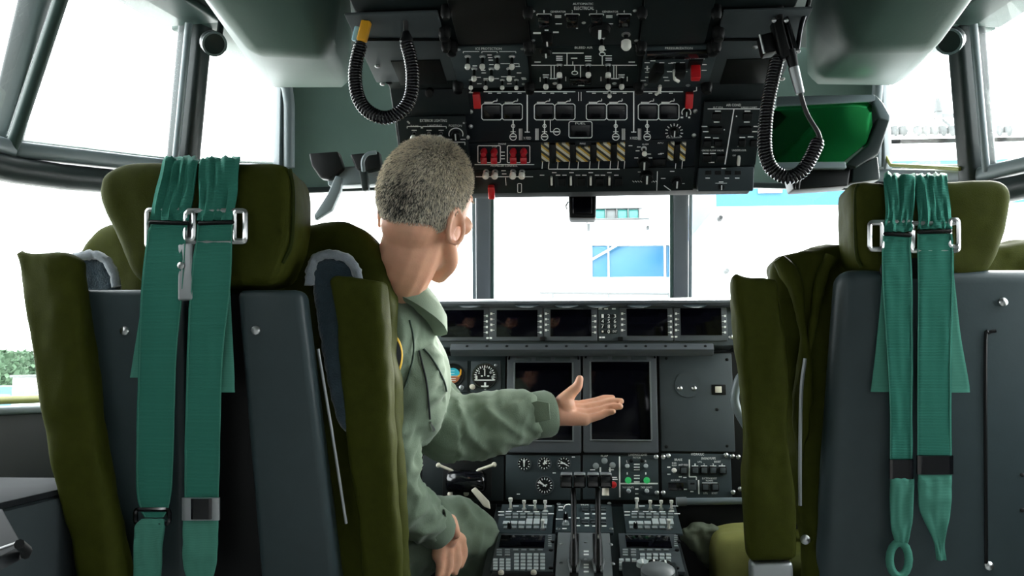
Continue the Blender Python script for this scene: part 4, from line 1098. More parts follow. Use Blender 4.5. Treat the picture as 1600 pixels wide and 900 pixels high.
ob('lead', tube_m('lead', cr([at(x, y, YR - .006) for x, y in ((1281, 216), (1277, 205), (1262, 180), (1253, 155), (1249, 135))], 6), .0036, 8), 'black_rubber', c2)
ob('sleeve', tube_m('sleeve', [at(1240, 106, YR - .008), at(1250, 146, YR - .008)], [.0085, .0068], 12), 'steel_dull', c2)
ob('plug_neck', tube_m('plug_neck', [at(1234, 80, YR - .006), at(1241, 108, YR - .008)], [.010, .007], 10), 'black', c2)
def blk(nm, quad, Y, d, m, par, bev=.003):
    o = outl(quad, Y); return ob(nm, prism_m(nm, o, back_of(o, d), bev), m, par)
blk('plug_block', [(1207, 31), (1222, 27), (1238, 86), (1222, 92)], YR - .015, .025, 'black', c2)
blk('plug_plate', [(1225, 27), (1232, 23), (1249, 78), (1246, 85), (1239, 82)], YR - .012, .022, 'black_gloss', c2)
blk('clip_block', [(1187, 54), (1208, 49), (1214, 79), (1194, 83)], YR, .03, 'black', c2)
ob('clip_edge', tube_m('clip_edge', [at(1187, 54, YR - .003), at(1194, 83, YR - .003)], .0022, 6), 'steel', c2)
for p in ((1228, 32), (1247, 80), (1209, 32)): ob('plug_screw', screw_mesh(), None, c2, facing(at(*p, YR - .017)) @ Matrix.Scale(.6, 4))
ob('hanger', tube_m('hanger', cr([at(1219, -40, YR - .03), at(1219, 10, YR - .01), at(1218, 32, YR)], 4), .0055, 8), 'black', c2)
# second thin cord going up beside the right cover
ob('upper_cord', tube_m('upper_cord', cr([at(1246, 78, YR), at(1252, 40, YR), at(1262, 10, YR), at(1275, -40, YR - .02)], 5), .004, 8), 'black_gloss', c2)

# head-up display combiner on the right
hud = thing('head_up_display', at(1290, 200, 1.95), 'angular grey framed green glass plate of the head-up display, right of the console', 'display')
gl = [(1222, 160), (1352, 157), (1362, 164), (1364, 196), (1354, 224), (1318, 253), (1214, 254), (1203, 240), (1206, 176)]
tilt = lambda px, py, o=0: at(px, py, 1.95 + (py - 200) * -.0006 + o)
o = [tilt(*p) for p in gl]
ob('combiner_glass', prism_m('combiner_glass', o, [p + V(0, .008, 0) for p in o], .001, 1), 'hud_glass', hud)
o2 = [tilt(x, y, .035) for x, y in gl]
ob('backing_plate', prism_m('backing_plate', o2, [p + V(0, .010, 0) for p in o2], .002, 1), 'panel_dark', hud)
def fr(nm, quad, d, m, o=-.006): 
    q = [tilt(x, y, o) for x, y in quad]; ob(nm, prism_m(nm, q, [p + V(0, d, 0) for p in q], .004), m, hud)
fr('top_bar', [(1214, 150), (1368, 147), (1370, 158), (1212, 166)], .03, 'frame_grey')
fr('side_arm', [(1368, 147), (1380, 160), (1392, 181), (1391, 190), (1374, 185), (1364, 160)], .05, 'frame_grey')
fr('side_arm', [(1391, 188), (1374, 240), (1338, 262), (1322, 256), (1356, 226), (1372, 184)], .05, 'frame_dark')
fr('bottom_bar', [(1204, 253), (1322, 252), (1324, 263), (1200, 263)], .03, 'frame_grey')
fr('mount_block', [(1232, 264), (1330, 262), (1326, 290), (1240, 296)], .06, 'black', .01)
fr('mount_block', [(1332, 262), (1372, 244), (1376, 280), (1330, 286)], .06, 'frame_dark', .01)
ob('release_lever', bar_m('release_lever', tilt(1250, 264, -.004), tilt(1246, 296, -.004), .010, .006, (0, 1, 0)), 'black', hud)
# stowed bracket on the left
hb = thing('stowed_display_bracket', at(530, 255, 2.1), 'black and grey folded display bracket left of the head', 'bracket')
def lb(nm, quad, Y, d, m, bev=.005): o = outl(quad, Y); return ob(nm, prism_m(nm, o, back_of(o, d), bev), m, hb)
lb('glass_holder', [(482, 239), (528, 236), (536, 262), (516, 280), (500, 278), (486, 258)], 2.1, .03, 'black')
lb('glass_holder', [(546, 241), (592, 236), (596, 262), (574, 268), (556, 264)], 2.1, .03, 'black')
lb('mount_bar', [(510, 262), (600, 256), (602, 286), (512, 290)], 2.12, .05, 'frame_grey')
lb('support_arm', [(524, 274), (534, 276), (532, 296), (518, 328), (492, 344), (490, 336), (512, 302)], 2.08, .02, 'frame_grey', .003)
ob('curved_lever', tube_m('curved_lever', cr([at(568, 268, 2.07), at(567, 252, 2.07), at(574, 241, 2.07), at(588, 238, 2.07)], 5), .005, 8), 'frame_grey', hb)
lb('latch', [(560, 266), (572, 266), (576, 296), (566, 298)], 2.08, .02, 'frame_dark', .003)
# ------------------------------------------------------------------ glareshield, instrument panel, pedestal
PG = Plane(at(905, 540, 2.24), at(905, 478, 2.25))
gs = thing('glareshield', at(905, 540, 2.3), 'dark padded glareshield holding a row of five small black displays', 'glareshield')
# hood: a rounded brow over the display row, running back to the windshield
sec = [(2.235, 479), (2.222, 474), (2.225, 470), (2.26, 467.5), (2.36, 466)]
hp0 = [at(905, y, Y) for Y, y in sec]
hl, hr_ = at(671, 480, 2.24).x, at(1146, 480, 2.24).x
prof = [(p.y, p.z) for p in hp0] + [(2.84, hp0[-1].z - .02), (2.84, hp0[0].z - .05), (2.30, hp0[0].z - .01)]
ob('hood', prism_m('hood', [V(hl, y, z) for y, z in prof], [V(hr_, y, z) for y, z in prof], .003, 2), 'bezel_grey', gs)
for s, x in ((-1, hl), (1, hr_)):
    q = [V(x, y, z) for y, z in prof]
    q2 = [V(x + s * .035, y + .03, z - .012 - (.02 if i < 5 else 0)) for i, (y, z) in enumerate(prof)]
    ob('hood_shoulder', prism_m('hood_shoulder', q, q2, .002, 2), 'bezel_grey', gs)
    w0 = at(905, 512, 2.25).z
    ob('hood_wing', box_m('hood_wing', .50, .50, .03, .01, c=(x + s * .27, 2.56 - .03, hp0[0].z - .045)), 'panel_grey', gs)
ob('display_housing', prism_m('display_housing', [PG.M(*PG.uv(x, y), -.004).translation for x, y in ((674, 480), (1147, 477), (1150, 540), (668, 543))], [PG.M(*PG.uv(x, y), -.09).translation for x, y in ((674, 480), (1147, 477), (1150, 540), (668, 543))], .004), 'panel_mid', gs)
for i, x in enumerate((735, 823, 885, 935, 998, 1085)):
    ob('brow_scallop', lathe_m('brow_scallop', [(0, .001), (.024, .001), (.030, 0), (0, -.002)], 20), 'panel_grey', gs, Matrix.Translation(at(x, 476.5, 2.226)) @ Matrix.Diagonal((1, 1, .5, 1)) @ Matrix.Rotation(.25, 4, 'X'))
def arrow(pr, x, y, d):
    pr.bar(x - 1.6, y - 1.7, x + 1.6, y + 1.7); pr.bar(*((x + 1.5, y - .4, x + 5, y + .4) if d > 0 else (x - 5, y - .4, x - 1.5, y + .4)))
disp = [((690, 485, 756, 527), (684,), (761,)), ((776, 485, 840, 526.5), (768,), (845,)), ((860, 484, 924, 526), (853,), (930,)), ((979, 483, 1043, 525), (972,), (1048,)), ((1063, 482, 1127, 524), (1056,), (1132.5,))]
for i, (b, lc, rc) in enumerate(disp):
    fx0, fx1 = lc[0] - 3.4, rc[0] + 3.4
    du = plate(gs, 'display_unit', PG, (fx0, 481, fx1, 533), -.004, .004, 'bezel_grey', .002)
    ob('screen', box_m('screen', *[PG.rect(*b)[2] - PG.rect(*b)[0], PG.rect(*b)[3] - PG.rect(*b)[1], .003], .0005), 'screen', du, PG.MP((b[0] + b[2]) / 2, (b[1] + b[3]) / 2, .0045))
    pr = Print(PG, .0046)
    off = 491 if i % 2 == 0 else 490
    for k in range(4):
        yl, yr = 490.5 + k * 8.6, 494 + k * 8.6
        arrow(pr, lc[0], yl, 1); arrow(pr, rc[0], yr, -1)
    pr.done(du, 'key_marks')
    kk = shared('soft_key', lambda: box_m('soft_key', .006, .007, .003, .0008), ['panel_dark'])
    for k in range(4):
        ob('soft_key', kk, None, du, PG.MP(lc[0], 490.5 + k * 8.6, .0028)); ob('soft_key', kk, None, du, PG.MP(rc[0], 494 + k * 8.6, .0028))
kp = plate(gs, 'keypad', PG, (935, 479, 969, 533), -.004, .0035, 'panel_mid', .002)
pr = Print(PG, .0072); pr2 = Print(PG, .0042)
for r in range(4):
    for c in range(3):
        x, y = 941.5 + c * 9.6, 494.5 + r * 8
        ob('number_key', shared('nkey', lambda: box_m('number_key', .0115, .0095, .003, .001), ['panel_dark']), None, kp, PG.MP(x, y, .0055))
        t = ['123', '456', '789', '.0E'][r][c]
        if t in '123456789': pr.text(t, x - 1.8, y - 2.8, x + 1.8, y + 2.8)
        elif t == '0': pr.text('0', x - 1.8, y - 2.8, x + 1.8, y + 2.8)
        elif t == '.': pr.bar(x - 1.4, y - 1.4, x + 1.4, y + 1.4)
        else: pr.text('ENT', x - 3.2, y - 1.8, x + 3.2, y + 1.8)
dash(pr2, [(938, 483), (947, 483), (959, 483)], 6, 1.8); dash(pr2, [(938, 527.5), (943, 527.5)], 4, 2.4)
pr.done(kp, 'key_numerals'); pr2.done(kp)
for x in (848, 969): ob('latch_slot', box_m('latch_slot', .013, .010, .012, .001), 'black', gs, PG.MP(x, 530, .003))
pr = Print(PG, .0046); dash(pr, [(762, 528.5), (767, 528.5), (1050, 526.5), (1056, 526.5)], 4, 2.6); pr.done(gs)
ob('corner_bolt', screw_mesh(), None, gs, PG.MP(678, 531, .004)); ob('corner_bolt', screw_mesh(), None, gs, PG.MP(1142, 527, .004))
PS = Plane(at(905, 549, 2.20), at(905, 539, 2.215))
lg = plate(gs, 'ledge_strip', PS, (704, 538.5, 1115, 548), -.02, .004, 'bezel_grey', .002)
for k in range(13): ob('strip_screw', shared('bscrew', lambda: lathe_m('strip_screw', [(.004, 0), (.003, .0015), (0, .002)], 8), ['black']), None, lg, PS.MP(730 + k * 31, 542.5, .004))

# --- main instrument panel
PM = Plane(at(905, 785, 2.26), at(905, 548, 2.30))
ip = thing('instrument_panel', at(905, 780, 2.28), 'dark main instrument panel with two large blank displays in front of the pedestal', 'instrument panel')
pb = [PM.M(*PM.uv(x, y), -.006).translation for x, y in ((300, 552), (1500, 548), (1500, 788), (300, 788))]
ob('panel_board', prism_m('panel_board', pb, [p + V(0, .05, 0) for p in pb], .003), 'black', ip)
def sub(nm, box, h0, h1, m, bev=.002, par=None): return plate(par or ip, nm, PM, box, h0, h1, m, bev)
gp = sub('gauge_panel', (560, 556, 789, 708), -.006, 0, 'panel_grey')
def gauge_case(par, x0, y0, x1, y1):
    g = sub('gauge', (x0, y0, x1, y1), 0, .006, 'panel_mid', .005, par)
    return g
g = gauge_case(gp, 686, 564, 731, 613)
def disc(par, nm, px, py, r, m, h=.0065, half=None, seg=28, t=.001):
    n = seg; vs = [(0, 0, t)]; fs = []
    a0, a1 = half if half else (0, 360)
    for k in range(n + 1):
        q = math.radians(a0 + (a1 - a0) * k / n); vs.append((r * math.cos(q), r * math.sin(q), t))
    for k in range(n): fs.append((0, k + 1, k + 2))
    m_ = len(vs); vs += [(x, y, 0) for x, y, z in vs]
    for k in range(n): fs.append((k + 2, k + 1, m_ + k + 1, m_ + k + 2))
    return ob(nm, pym(nm, vs, fs), m, par, PM.MP(px, py, h))
disc(g, 'gauge_face', 708, 587, .030, 'black', .006)
disc(g, 'sky_half', 708, 587, .019, 'sky_cyan', .0072, (0, 180)); disc(g, 'ground_half', 708, 587.5, .019, 'earth_brown', .0072, (180, 360))
ob('gauge_ring', tube_m('gauge_ring', [PM.MP(708, 587, .0085).translation + PM.s * .029 * math.cos(q) + PM.t * .029 * math.sin(q) for q in [k * math.pi / 12 for k in range(24)]], .0025, 6, closed=True), 'black', g)
pr = Print(PM, .009)
pr.line([(697, 588), (719, 588)], .8); pr.bar(705, 600, 708, 609); pr.bar(699, 604, 703, 606)
for y in (592, 595): pr.line([(703, y), (713, y)], .6)
for y in (580, 584): pr.line([(705, y), (711, y)], .6)
pr.done(g)
pr = Print(PM, .0092); pr.line([(716, 589), (720, 586), (721, 577)], 2.4); pr.done(g, 'amber_pointer', 'amber')
ob('setting_knob', lathe_m('setting_knob', [(.006, 0), (.006, .008), (.003, .010), (0, .010)], 10), 'steel_dull', g, PM.MP(722, 606, .006))
g = gauge_case(gp, 736, 564, 783, 613)
disc(g, 'gauge_face', 758, 588, .032, 'black', .006)
ob('gauge_ring', tube_m('gauge_ring', [PM.MP(758, 588, .0085).translation + PM.s * .031 * math.cos(q) + PM.t * .031 * math.sin(q) for q in [k * math.pi / 12 for k in range(24)]], .0025, 6, closed=True), 'black_gloss', g)
pr = Print(PM, .0085)
for k in range(17):
    q = math.radians(200 - k * 13.75)
    pr.line([(758 + 13 * math.cos(q), 588 - 13 * math.sin(q)), (758 + 16.5 * math.cos(q), 588 - 16.5 * math.sin(q))], 1.1 if k % 2 else 1.8)
for t, x, y in (('2', 749, 582), ('1', 745, 590), ('4', 757, 577), ('6', 767, 582), ('8', 770, 590)): pr.text(t, x - 1.6, y - 2.4, x + 1.6, y + 2.4)
pr.bar(741, 593.5, 777, 595.2); pr.line([(758, 588), (758, 577)], 1.4); pr.bar(752, 603, 764, 605); pr.bar(757, 598, 760, 609); pr.bar(752, 587, 755, 589); pr.bar(762, 587, 765, 589)
pr.done(g)
ob('setting_knob', lathe_m('setting_knob', [(.007, 0), (.007, .010), (.004, .012), (0, .012)], 10), 'ivory', g, PM.MP(739, 605, .006))
screws(g, PM, ((775, 571),), .8)
pr = Print(PM, .0008); pr.text('VOL', 738, 615.5, 746, 618.5); dash(pr, [(706, 617)], 10, 1.6); pr.done(gp)

def big_display(x0, y0, x1, y1, sb, label):
    d = sub('large_display', (x0, y0, x1, y1), -.004, .010, 'bezel_grey', .005); d['label'] = label
    s0, t0, s1, t1 = PM.rect(*sb)
    ob('screen', box_m('screen', s1 - s0, t1 - t0, .002, .0004), 'screen', d, PM.MP((sb[0] + sb[2]) / 2, (sb[1] + sb[3]) / 2, .0105))
    for (a, b, c, e) in ((sb[0] - 2.5, sb[1], sb[0], sb[3]), (sb[2], sb[1], sb[2] + 2.5, sb[3]), (sb[0] - 2.5, sb[3], sb[2] + 2.5, sb[3] + 2)):
        sub('screen_rim', (a, b, c, e), .010, .0135, 'quadrant_grey', .0008, d)
    for i in range(3): sub('bezel_key', (sb[0] + 2 + i * 30, y0 + 3, sb[0] + 26 + i * 30, y0 + 9), .009, .0118, 'panel_mid', .001, d)
    screws(d, PM, ((x0 + 14, y1 - 5), (x1 - 12, y1 - 5)), .9)
    ob('carry_handle', tube_m('carry_handle', [PM.MP(x0 + 4, y0 + 6, .010).translation, PM.MP(x0 + 6, y0 - 1, .016).translation, PM.MP(x1 - 6, y0 - 1, .016).translation, PM.MP(x1 - 4, y0 + 6, .010).translation], .0028, 6), 'black_gloss', d)
big_display(792, 556, 908, 708, (805, 567, 894, 688), 'left large blank display')
big_display(911, 554, 1027, 708, (924, 565.5, 1015, 687), 'right large blank display')
bp = sub('blank_panel', (1031, 552, 1146, 706), -.006, .002, 'panel_mid', .006)
disc(bp, 'round_cover', 1074, 601, .032, 'panel_mid', .002, None, 28, .003)
for p in ((1062, 607), (1084, 607)): ob('cover_stud', screw_mesh(), None, bp, PM.MP(*p, .005))
for p in ((1041, 560), (1136, 562), (1041, 698), (1136, 697), (1073, 585), (1073, 598), (1120, 640)): ob('panel_screw', shared('bscrew2', lambda: lathe_m('panel_screw', [(.004, 0), (.003, .0015), (0, .002)], 8), ['black']), None, bp, PM.MP(*p, .002))
sub('switch_window', (1112, 601, 1134, 617), .002, .004, 'black', .001, bp); sub('switch_button', (1117, 604, 1127, 614), .004, .008, 'ivory', .001, bp)
# lower row of sub-panels
lp = sub('lower_panel', (660, 712, 787, 782), -.006, 0, 'panel_dark')
sub('recess', (692, 716, 768, 778), 0, .002, 'black', .001, lp)
bmn = PM.MP(731, 752, .022).translation
ob('barrel', tube_m('barrel', [bmn - PM.s * .050, bmn - PM.s * .044, bmn + PM.s * .040, bmn + PM.s * .048], [.020, .027, .027, .020], 16), 'black_gloss', lp)
for s, (x0, y0, x1, y1) in enumerate(((688, 727, 708, 735), (774, 726, 750, 734))):
    ob('lever_arm', tube_m('lever_arm', [PM.MP(x0, y0, .030).translation, PM.MP(x1, y1, .026).translation, PM.MP(x1 + (8 if s == 0 else -8), y1 + 7, .024).translation], [.0042, .0036, .0034], 8), 'ivory', lp)
    ob('lever_ball', lathe_m('lever_ball', [(0, -.006), (.005, -.004), (.0065, 0), (.005, .004), (0, .006)], 10), 'ivory', lp, PM.MP(x0, y0, .030))
ob('lever_web', prism_m('lever_web', [PM.MP(x, y, .026).translation for x, y in ((704, 730), (731, 738), (756, 730), (750, 748), (712, 748))], [PM.MP(x, y, .012).translation for x, y in ((704, 730), (731, 738), (756, 730), (750, 748), (712, 748))], .002), 'black', lp)
for p in ((704, 772), (729, 771)): ob('round_button', lathe_m('round_button', [(.0065, 0), (.0065, .008), (.004, .010), (0, .010)], 12), 'ivory', lp, PM.MP(*p, .002))
ob('flap_paddle', prism_m('flap_paddle', [PM.MP(x, y, .06).translation for x, y in ((740, 765), (747, 760), (768, 782), (770, 794), (760, 790))], [PM.MP(x, y, .05).translation for x, y in ((740, 765), (747, 760), (768, 782), (770, 794), (760, 790))], .003), 'ivory', lp)
lp = sub('lower_panel', (790, 711, 907, 781), -.006, 0, 'panel_grey')
def small_gauge(par, px, py, r, needles, n=12):
    g = ob('round_gauge', lathe_m('round_gauge', [(r, 0), (r, .003), (r * .9, .004), (r * .88, .0025), (0, .0025)], 24, mis=[0, 0, 0, 1]), ['panel_mid', 'black'], par, PM.MP(px, py, 0))
    pr = Print(PM, .0034); R = r * 615
    for k in range(n):
        q = 2 * math.pi * k / n
        pr.line([(px + R * .62 * math.cos(q), py - R * .62 * math.sin(q)), (px + R * .82 * math.cos(q), py - R * .82 * math.sin(q))], 1.2)
    for q, l in needles:
        q = math.radians(q); pr.line([(px - R * .2 * math.cos(q), py + R * .2 * math.sin(q)), (px + R * l * math.cos(q), py - R * l * math.sin(q))], 1.8)
    pr.done(g, 'dial_marks')
small_gauge(lp, 819, 725, .018, [(80, .6), (100, .6), (270, .4)]); small_gauge(lp, 850.5, 724, .018, [(45, .6), (80, .5), (0, .4)]); small_gauge(lp, 881, 724, .018, [(-30, .6), (150, .5), (180, .5)]); small_gauge(lp, 851, 758.5, .0235, [(150, .8), (140, .7), (20, .3)], 16)
pr = Print(PM, .0008); dash(pr, [(866, 739), (810, 772), (896, 714)], 5, 1.5); pr.done(lp)
lp = sub('lower_panel', (911, 711, 1029, 781), -.006, 0, 'panel_grey')
pr = Print(PM, .0008)
pr.text('FLAP', 939, 711, 950, 714); pr.line([(968, 713), (968.5, 777)], 2.2); pr.line([(969, 755.5), (1028, 755.5)], 2.2)
pr.text('LANDING LIGHTS', 982, 709, 1011, 712.5); pr.text('MOTOR', 989, 713.6, 1001, 716.4)
for x in (980, 1009): pr.text('L' if x == 980 else 'R', x - 1.2, 719, x + 1.2, 722.5); pr.bar(x - 1, 738, x + 1, 741.5)
dash(pr, [(995, 725.5), (995, 730), (995, 734), (995, 743), (995, 747.5), (995, 753)], 9, 1.8); dash(pr, [(955, 734), (926, 734), (960, 746), (961, 749)], 8, 1.8)
pr.text('TAXI LIGHTS', 972, 760, 990, 763); pr.text('TAXI LIGHTS', 1001, 760, 1019, 763); dash(pr, [(995, 764), (995, 771.5)], 5, 1.8)
pr.line([(938, 730), (938, 738)], 2.6); pr.line([(953, 730), (953, 738)], 2.6)
pr.done(lp)
def studs(par, pts, r, h, m, nm): 
    for p in pts: ob(nm, shared('%s_%g' % (nm, r), lambda: lathe_m(nm, [(r, 0), (r, h * .7), (r * .6, h), (0, h)], 12), [m]), None, par, PM.MP(*p, 0))
studs(lp, ((931, 728), (944.5, 720), (957, 727)), .0078, .006, 'key_grey', 'position_light')
studs(lp, ((980, 728), (1009, 728), (982, 767), (1010.5, 767)), .0055, .012, 'key_light', 'light_switch')
studs(lp, ((981.5, 750.5), (1010.5, 750.5)), .008, .006, 'green_lamp', 'green_light')
studs(lp, ((986, 720), (1003, 720)), .005, .004, 'black', 'bulb_cap')
ob('gear_lever', tube_m('gear_lever', [PM.MP(938, 745, 0).translation, PM.MP(946, 752, .03).translation], .005, 8), 'black', lp)
ob('gear_knob', lathe_m('gear_knob', [(0, -.008), (.0075, -.006), (.0085, 0), (.0075, .006), (0, .008)], 12), 'red', lp, PM.MP(958, 757, .022))
ob('white_paddle', tube_m('white_paddle', [PM.MP(946, 762, .012).translation, PM.MP(946, 774, .014).translation], [.008, .009], 10), 'ivory', lp)
screws(lp, PM, ((1025, 714), (1026, 770)), .9)
lp = sub('lower_panel', (1034, 709, 1143, 779), -.006, 0, 'panel_grey')
pr = Print(PM, .0008)
pr.text('HYDRAULIC', 1080, 708, 1100, 711.6); pr.text('ENGINE PUMPS', 1096, 714.5, 1118, 718); pr.text('BRAKE', 1054, 716.5, 1066, 720)
pr.text('EMER', 1050, 722.5, 1057, 725); pr.text('NORM', 1050, 726, 1057, 728.5); pr.text('ANTI SKID', 1060, 725, 1075, 728); pr.text('UTIL', 1090, 720.5, 1097, 723); pr.text('BOOST', 1116, 720, 1126, 723)
pr.line([(1077, 718), (1077, 745), (1088, 745), (1088, 750)], 2); pr.line([(1091.5, 750), (1092, 772)], 2.2)
for i, x in enumerate((1086, 1100, 1114, 1128)): pr.line([(x - 5, 728), (x + 5, 728)], 1.1); pr.text('1234'[i], x - 1, 724.3, x + 1, 727.4)
pr.text('AUX PUMP', 1048, 749, 1062, 752); pr.text('SUCTION BOOST', 1097, 746, 1120, 749); pr.text('PUMPS', 1103, 750, 1114, 752.6); pr.line([(1097, 754.5), (1121, 754.5)], 1.2); pr.text('UTIL', 1099, 769, 1106, 772); pr.text('BOOST', 1112, 769, 1121, 772)
dash(pr, [(1045, 730), (1045, 741), (1071, 764.5), (1081, 768), (1063, 745), (1070, 746)], 5, 1.8)
pr.done(lp)
for x, y in ((1068, 735), (1086, 735), (1100, 735), (1114, 735), (1129, 735), (1102, 761), (1117, 761)): sub('push_switch', (x - 6, y - 6, x + 6, y + 6), 0, .007, 'black', .0015, lp)
for x, y in ((1068, 735), (1086, 735), (1100, 735), (1114, 735), (1129, 735), (1102, 761), (1117, 761)): sub('switch_cap', (x - 4.2, y - 4.2, x + 4.2, y + 4.2), .006, .009, 'panel_mid', .001, lp)
sub('digital_readout', (1044, 754, 1068, 766), 0, .004, 'black_gloss', .001, lp); sub('slide_switch', (1075, 750, 1087, 766), 0, .006, 'panel_mid', .001, lp); sub('slide_slot', (1078, 754, 1085, 757), .0055, .007, 'black', .0005, lp)
studs(lp, ((1053, 735),), .006, .014, 'white_plastic', 'light_switch')
screws(lp, PM, ((1036, 714), (1036, 770), (1044, 712), (1134, 711), (1144, 713), (1153, 714), (1145, 769), (1156, 764)), .9)
# grab rail on the right, black sheets standing in for shade in the footwells
ob('grab_rail', tube_m('grab_rail', [PM.MP(1056, 783, .025).translation, PM.MP(1072, 783, .025).translation, PM.MP(1166, 782, .025).translation], .0085, 12), 'frame_grey', ip)
ob('rail_collar', tube_m('rail_collar', [PM.MP(1055, 783.5, .025).translation, PM.MP(1071, 783, .025).translation], .011, 12), 'quadrant_grey', ip)
fw = [at(1048, 788, 2.28), at(1330, 788, 2.28), at(1330, 1000, 2.28), at(1048, 1000, 2.28)]
ob('footwell_shade', prism_m('footwell_shade', fw, [p + V(0, .02, 0) for p in fw], .002), 'black', ip)
fw = [at(560, 786, 2.28), at(775, 786, 2.28), at(775, 1000, 2.28), at(560, 1000, 2.28)]
ob('footwell_shade', prism_m('footwell_shade', fw, [p + V(0, .02, 0) for p in fw], .002), 'black', ip)
# right control wheel, a sliver of grey metal beside the armrest
cw = thing('control_wheel', at(1150, 620, 2.08), 'grey curved control wheel horn just left of the right armrest', 'control wheel')
horn = cr([at(x, y, 2.08) for x, y in ((1180, 690), (1165, 664), (1152, 640), (1148, 622), (1151, 604), (1158, 588), (1175, 578))], 6)
ob('wheel_horn', tube_m('wheel_horn', horn, .010, 12), 'frame_grey', cw)
ob('wheel_hub', box_m('wheel_hub', .22, .04, .07, .02, 3, c=(horn[0].x + .13, 2.10, horn[0].z - .02)), 'black', cw)
ob('control_column', tube_m('control_column', [V(horn[0].x + .13, 2.11, horn[0].z - .04), V(horn[0].x + .13, 2.15, .30), V(horn[0].x + .13, 2.16, 0.0)], .024, 12), 'black', cw)
# fabric boot around the right column's foot
fbt = thing('fabric_boot', at(1110, 850, 2.22), 'crumpled grey-green fabric boot under the dark footwell', 'boot cover')
o = outl([(1062, 842), (1070, 828), (1100, 824), (1135, 825), (1176, 822), (1180, 900), (1120, 905), (1085, 862)], 2.20)
ob('gathered_fabric', soft_m('gathered_fabric', o, back_of(o, .05), .012, .006, .016, 22, 3), 'boot_fabric', fbt)

# --- centre pedestal
PP = Plane(at(915, 900, 1.86), at(915, 786, 2.24))
ped = thing('centre_pedestal', (at(915, 850, 2.0).x, 2.0, 0), 'grey centre pedestal with throttles and keyboards between the seats', 'pedestal')
pc = [PP.M(*PP.uv(x, y), -.008).translation for x, y in ((775, 786), (1048, 786), (1082, 905), (755, 905))]
pc = [Vector(p) for p in pc]
far = [pc[3] + PP.t * -.5, pc[2] + PP.t * -.5]
tp4 = [pc[0], pc[1], far[1], far[0]]
ob('pedestal_body', prism_m('pedestal_body', tp4, [V(p.x, p.y, 0.0) for p in tp4], .004), 'panel_dark', ped)
def pp(nm, box, h0, h1, m, bev=.0015, par=None): return plate(par or ped, nm, PP, box, h0, h1, m, bev)
def multi(nm, par, boxes, h0, h1, m):
    ms = []
    for b in boxes:
        s0, t0, s1, t1 = PP.rect(*b)
        me = box_m('k', s1 - s0, t1 - t0, h1 - h0, 0); me.transform(PP.M((s0 + s1) / 2, (t0 + t1) / 2, (h0 + h1) / 2)); ms.append(me)
    o = ob(nm, joined(nm, ms), m, par); o['kind'] = 'stuff'; return o
def side_keys(ox, sgn):
    u = pp('radio_control_panel', (ox(779), 788, ox(864), 833), -.006, 0, 'panel_grey')
    for x, big in ((798, 1), (819, 0), (836, 0), (852, 0)):
        ob('lever_switch', shared('lever_switch%d' % big, lambda: lathe_m('lever_switch', [(.006, 0), (.006, .004), (.003, .005), (.0028, .020), (.0045, .022), (.0052, .030), (0, .032)] if big else [(.006, 0), (.006, .004), (.0028, .005), (.0026, .016), (.0042, .018), (.0045, .024), (0, .025)], 10, mis=[0, 0, 1, 1, 1, 1]), ['steel', 'white_plastic']), None, u, PP.MP(ox(x), 797, 0))
    dk = []; lk = []
    for r, y in enumerate((804.5, 809.5)):
        for k in range(6): dk.append((ox(794 + k * 11.4) - 4, y - 1.3, ox(794 + k * 11.4) + 4, y + 1.3))
    for k in range(3): lk.append((ox(791 + k * 12) - 5, 816.5, ox(791 + k * 12) + 5, 821))
    for k in range(3): lk.append((ox(827 + k * 11.6) - 4.8, 812.5, ox(827 + k * 11.6) + 4.8, 821))
    for k in range(6): dk.append((ox(791 + k * 11.7) - 4, 823.4, ox(791 + k * 11.7) + 4, 827))
    multi('key_row', u, dk, 0, .003, 'key_grey'); multi('light_key_row', u, lk, 0, .004, 'key_light')
    knob(u, PP, ox(796), 826, .005, .012, pointer=False)
    ob('lever_switch', shared('lever_switch0', lambda: None, []), None, u, PP.MP(ox(848), 828, 0))
    pr = Print(PP, .0006)
    dash(pr, [(ox(x), y) for x, y in ((795, 799.5), (812, 799.5), (824, 800), (838, 800), (852, 799), (806, 791), (830, 790), (858, 791), (783, 800), (783, 805), (861, 803))], 9, 1.2)
    pr.done(u)
    n = pp('navigation_unit', (ox(772), 834, ox(866), 893), -.006, .001, 'panel_mid')
    pp('screen', (ox(781), 838, ox(851), 857), .001, .003, 'screen', .0008, n)
    dk = []; lk = []
    for r, y in enumerate((861, 865, 869)):
        for k in range(6 if r == 0 else 2): dk.append((ox(780 + k * 12.8) - 4, y - 1.2, ox(780 + k * 12.8) + 4, y + 1.2))
    for r in range(5):
        y = 869 + r * 5.3
        for k in range(5): lk.append((ox(807 + k * 10.2) - 3.6, y - 1.7, ox(807 + k * 10.2) + 3.6, y + 1.7))
    for r in range(4):
        y = 877 + r * 4.6
        for k in range(3): lk.append((ox(774 + k * 10) - 3.4, y - 1.7, ox(774 + k * 10) + 3.4, y + 1.7))
    for r in range(6): dk.append((ox(859) - 2.6, 838 + r * 3.2, ox(859) + 2.6, 839.8 + r * 3.2))
    multi('key_row', n, dk, .001, .0035, 'key_grey'); multi('letter_keys', n, lk, .001, .004, 'key_light')
    for y in (848, 861, 889): ob('panel_fastener', shared('fast', lambda: lathe_m('panel_fastener', [(.0048, 0), (.0048, .003), (0, .004)], 10), ['black']), None, n, PP.MP(ox(861 if y > 850 else 863), y, .001))
    return n
side_keys(lambda x: x, 1)
side_keys(lambda x: x + 197 if x > 0 else x, -1)
pp('navigation_trim', (768, 895, 866, 902), -.006, .002, 'black')
for x in (783, 834): ob('brass_stud', shared('brass', lambda: lathe_m('brass_stud', [(.006, 0), (.006, .005), (.003, .008), (0, .008)], 10), ['ivory']), None, ped, PP.MP(x, 898, .002))
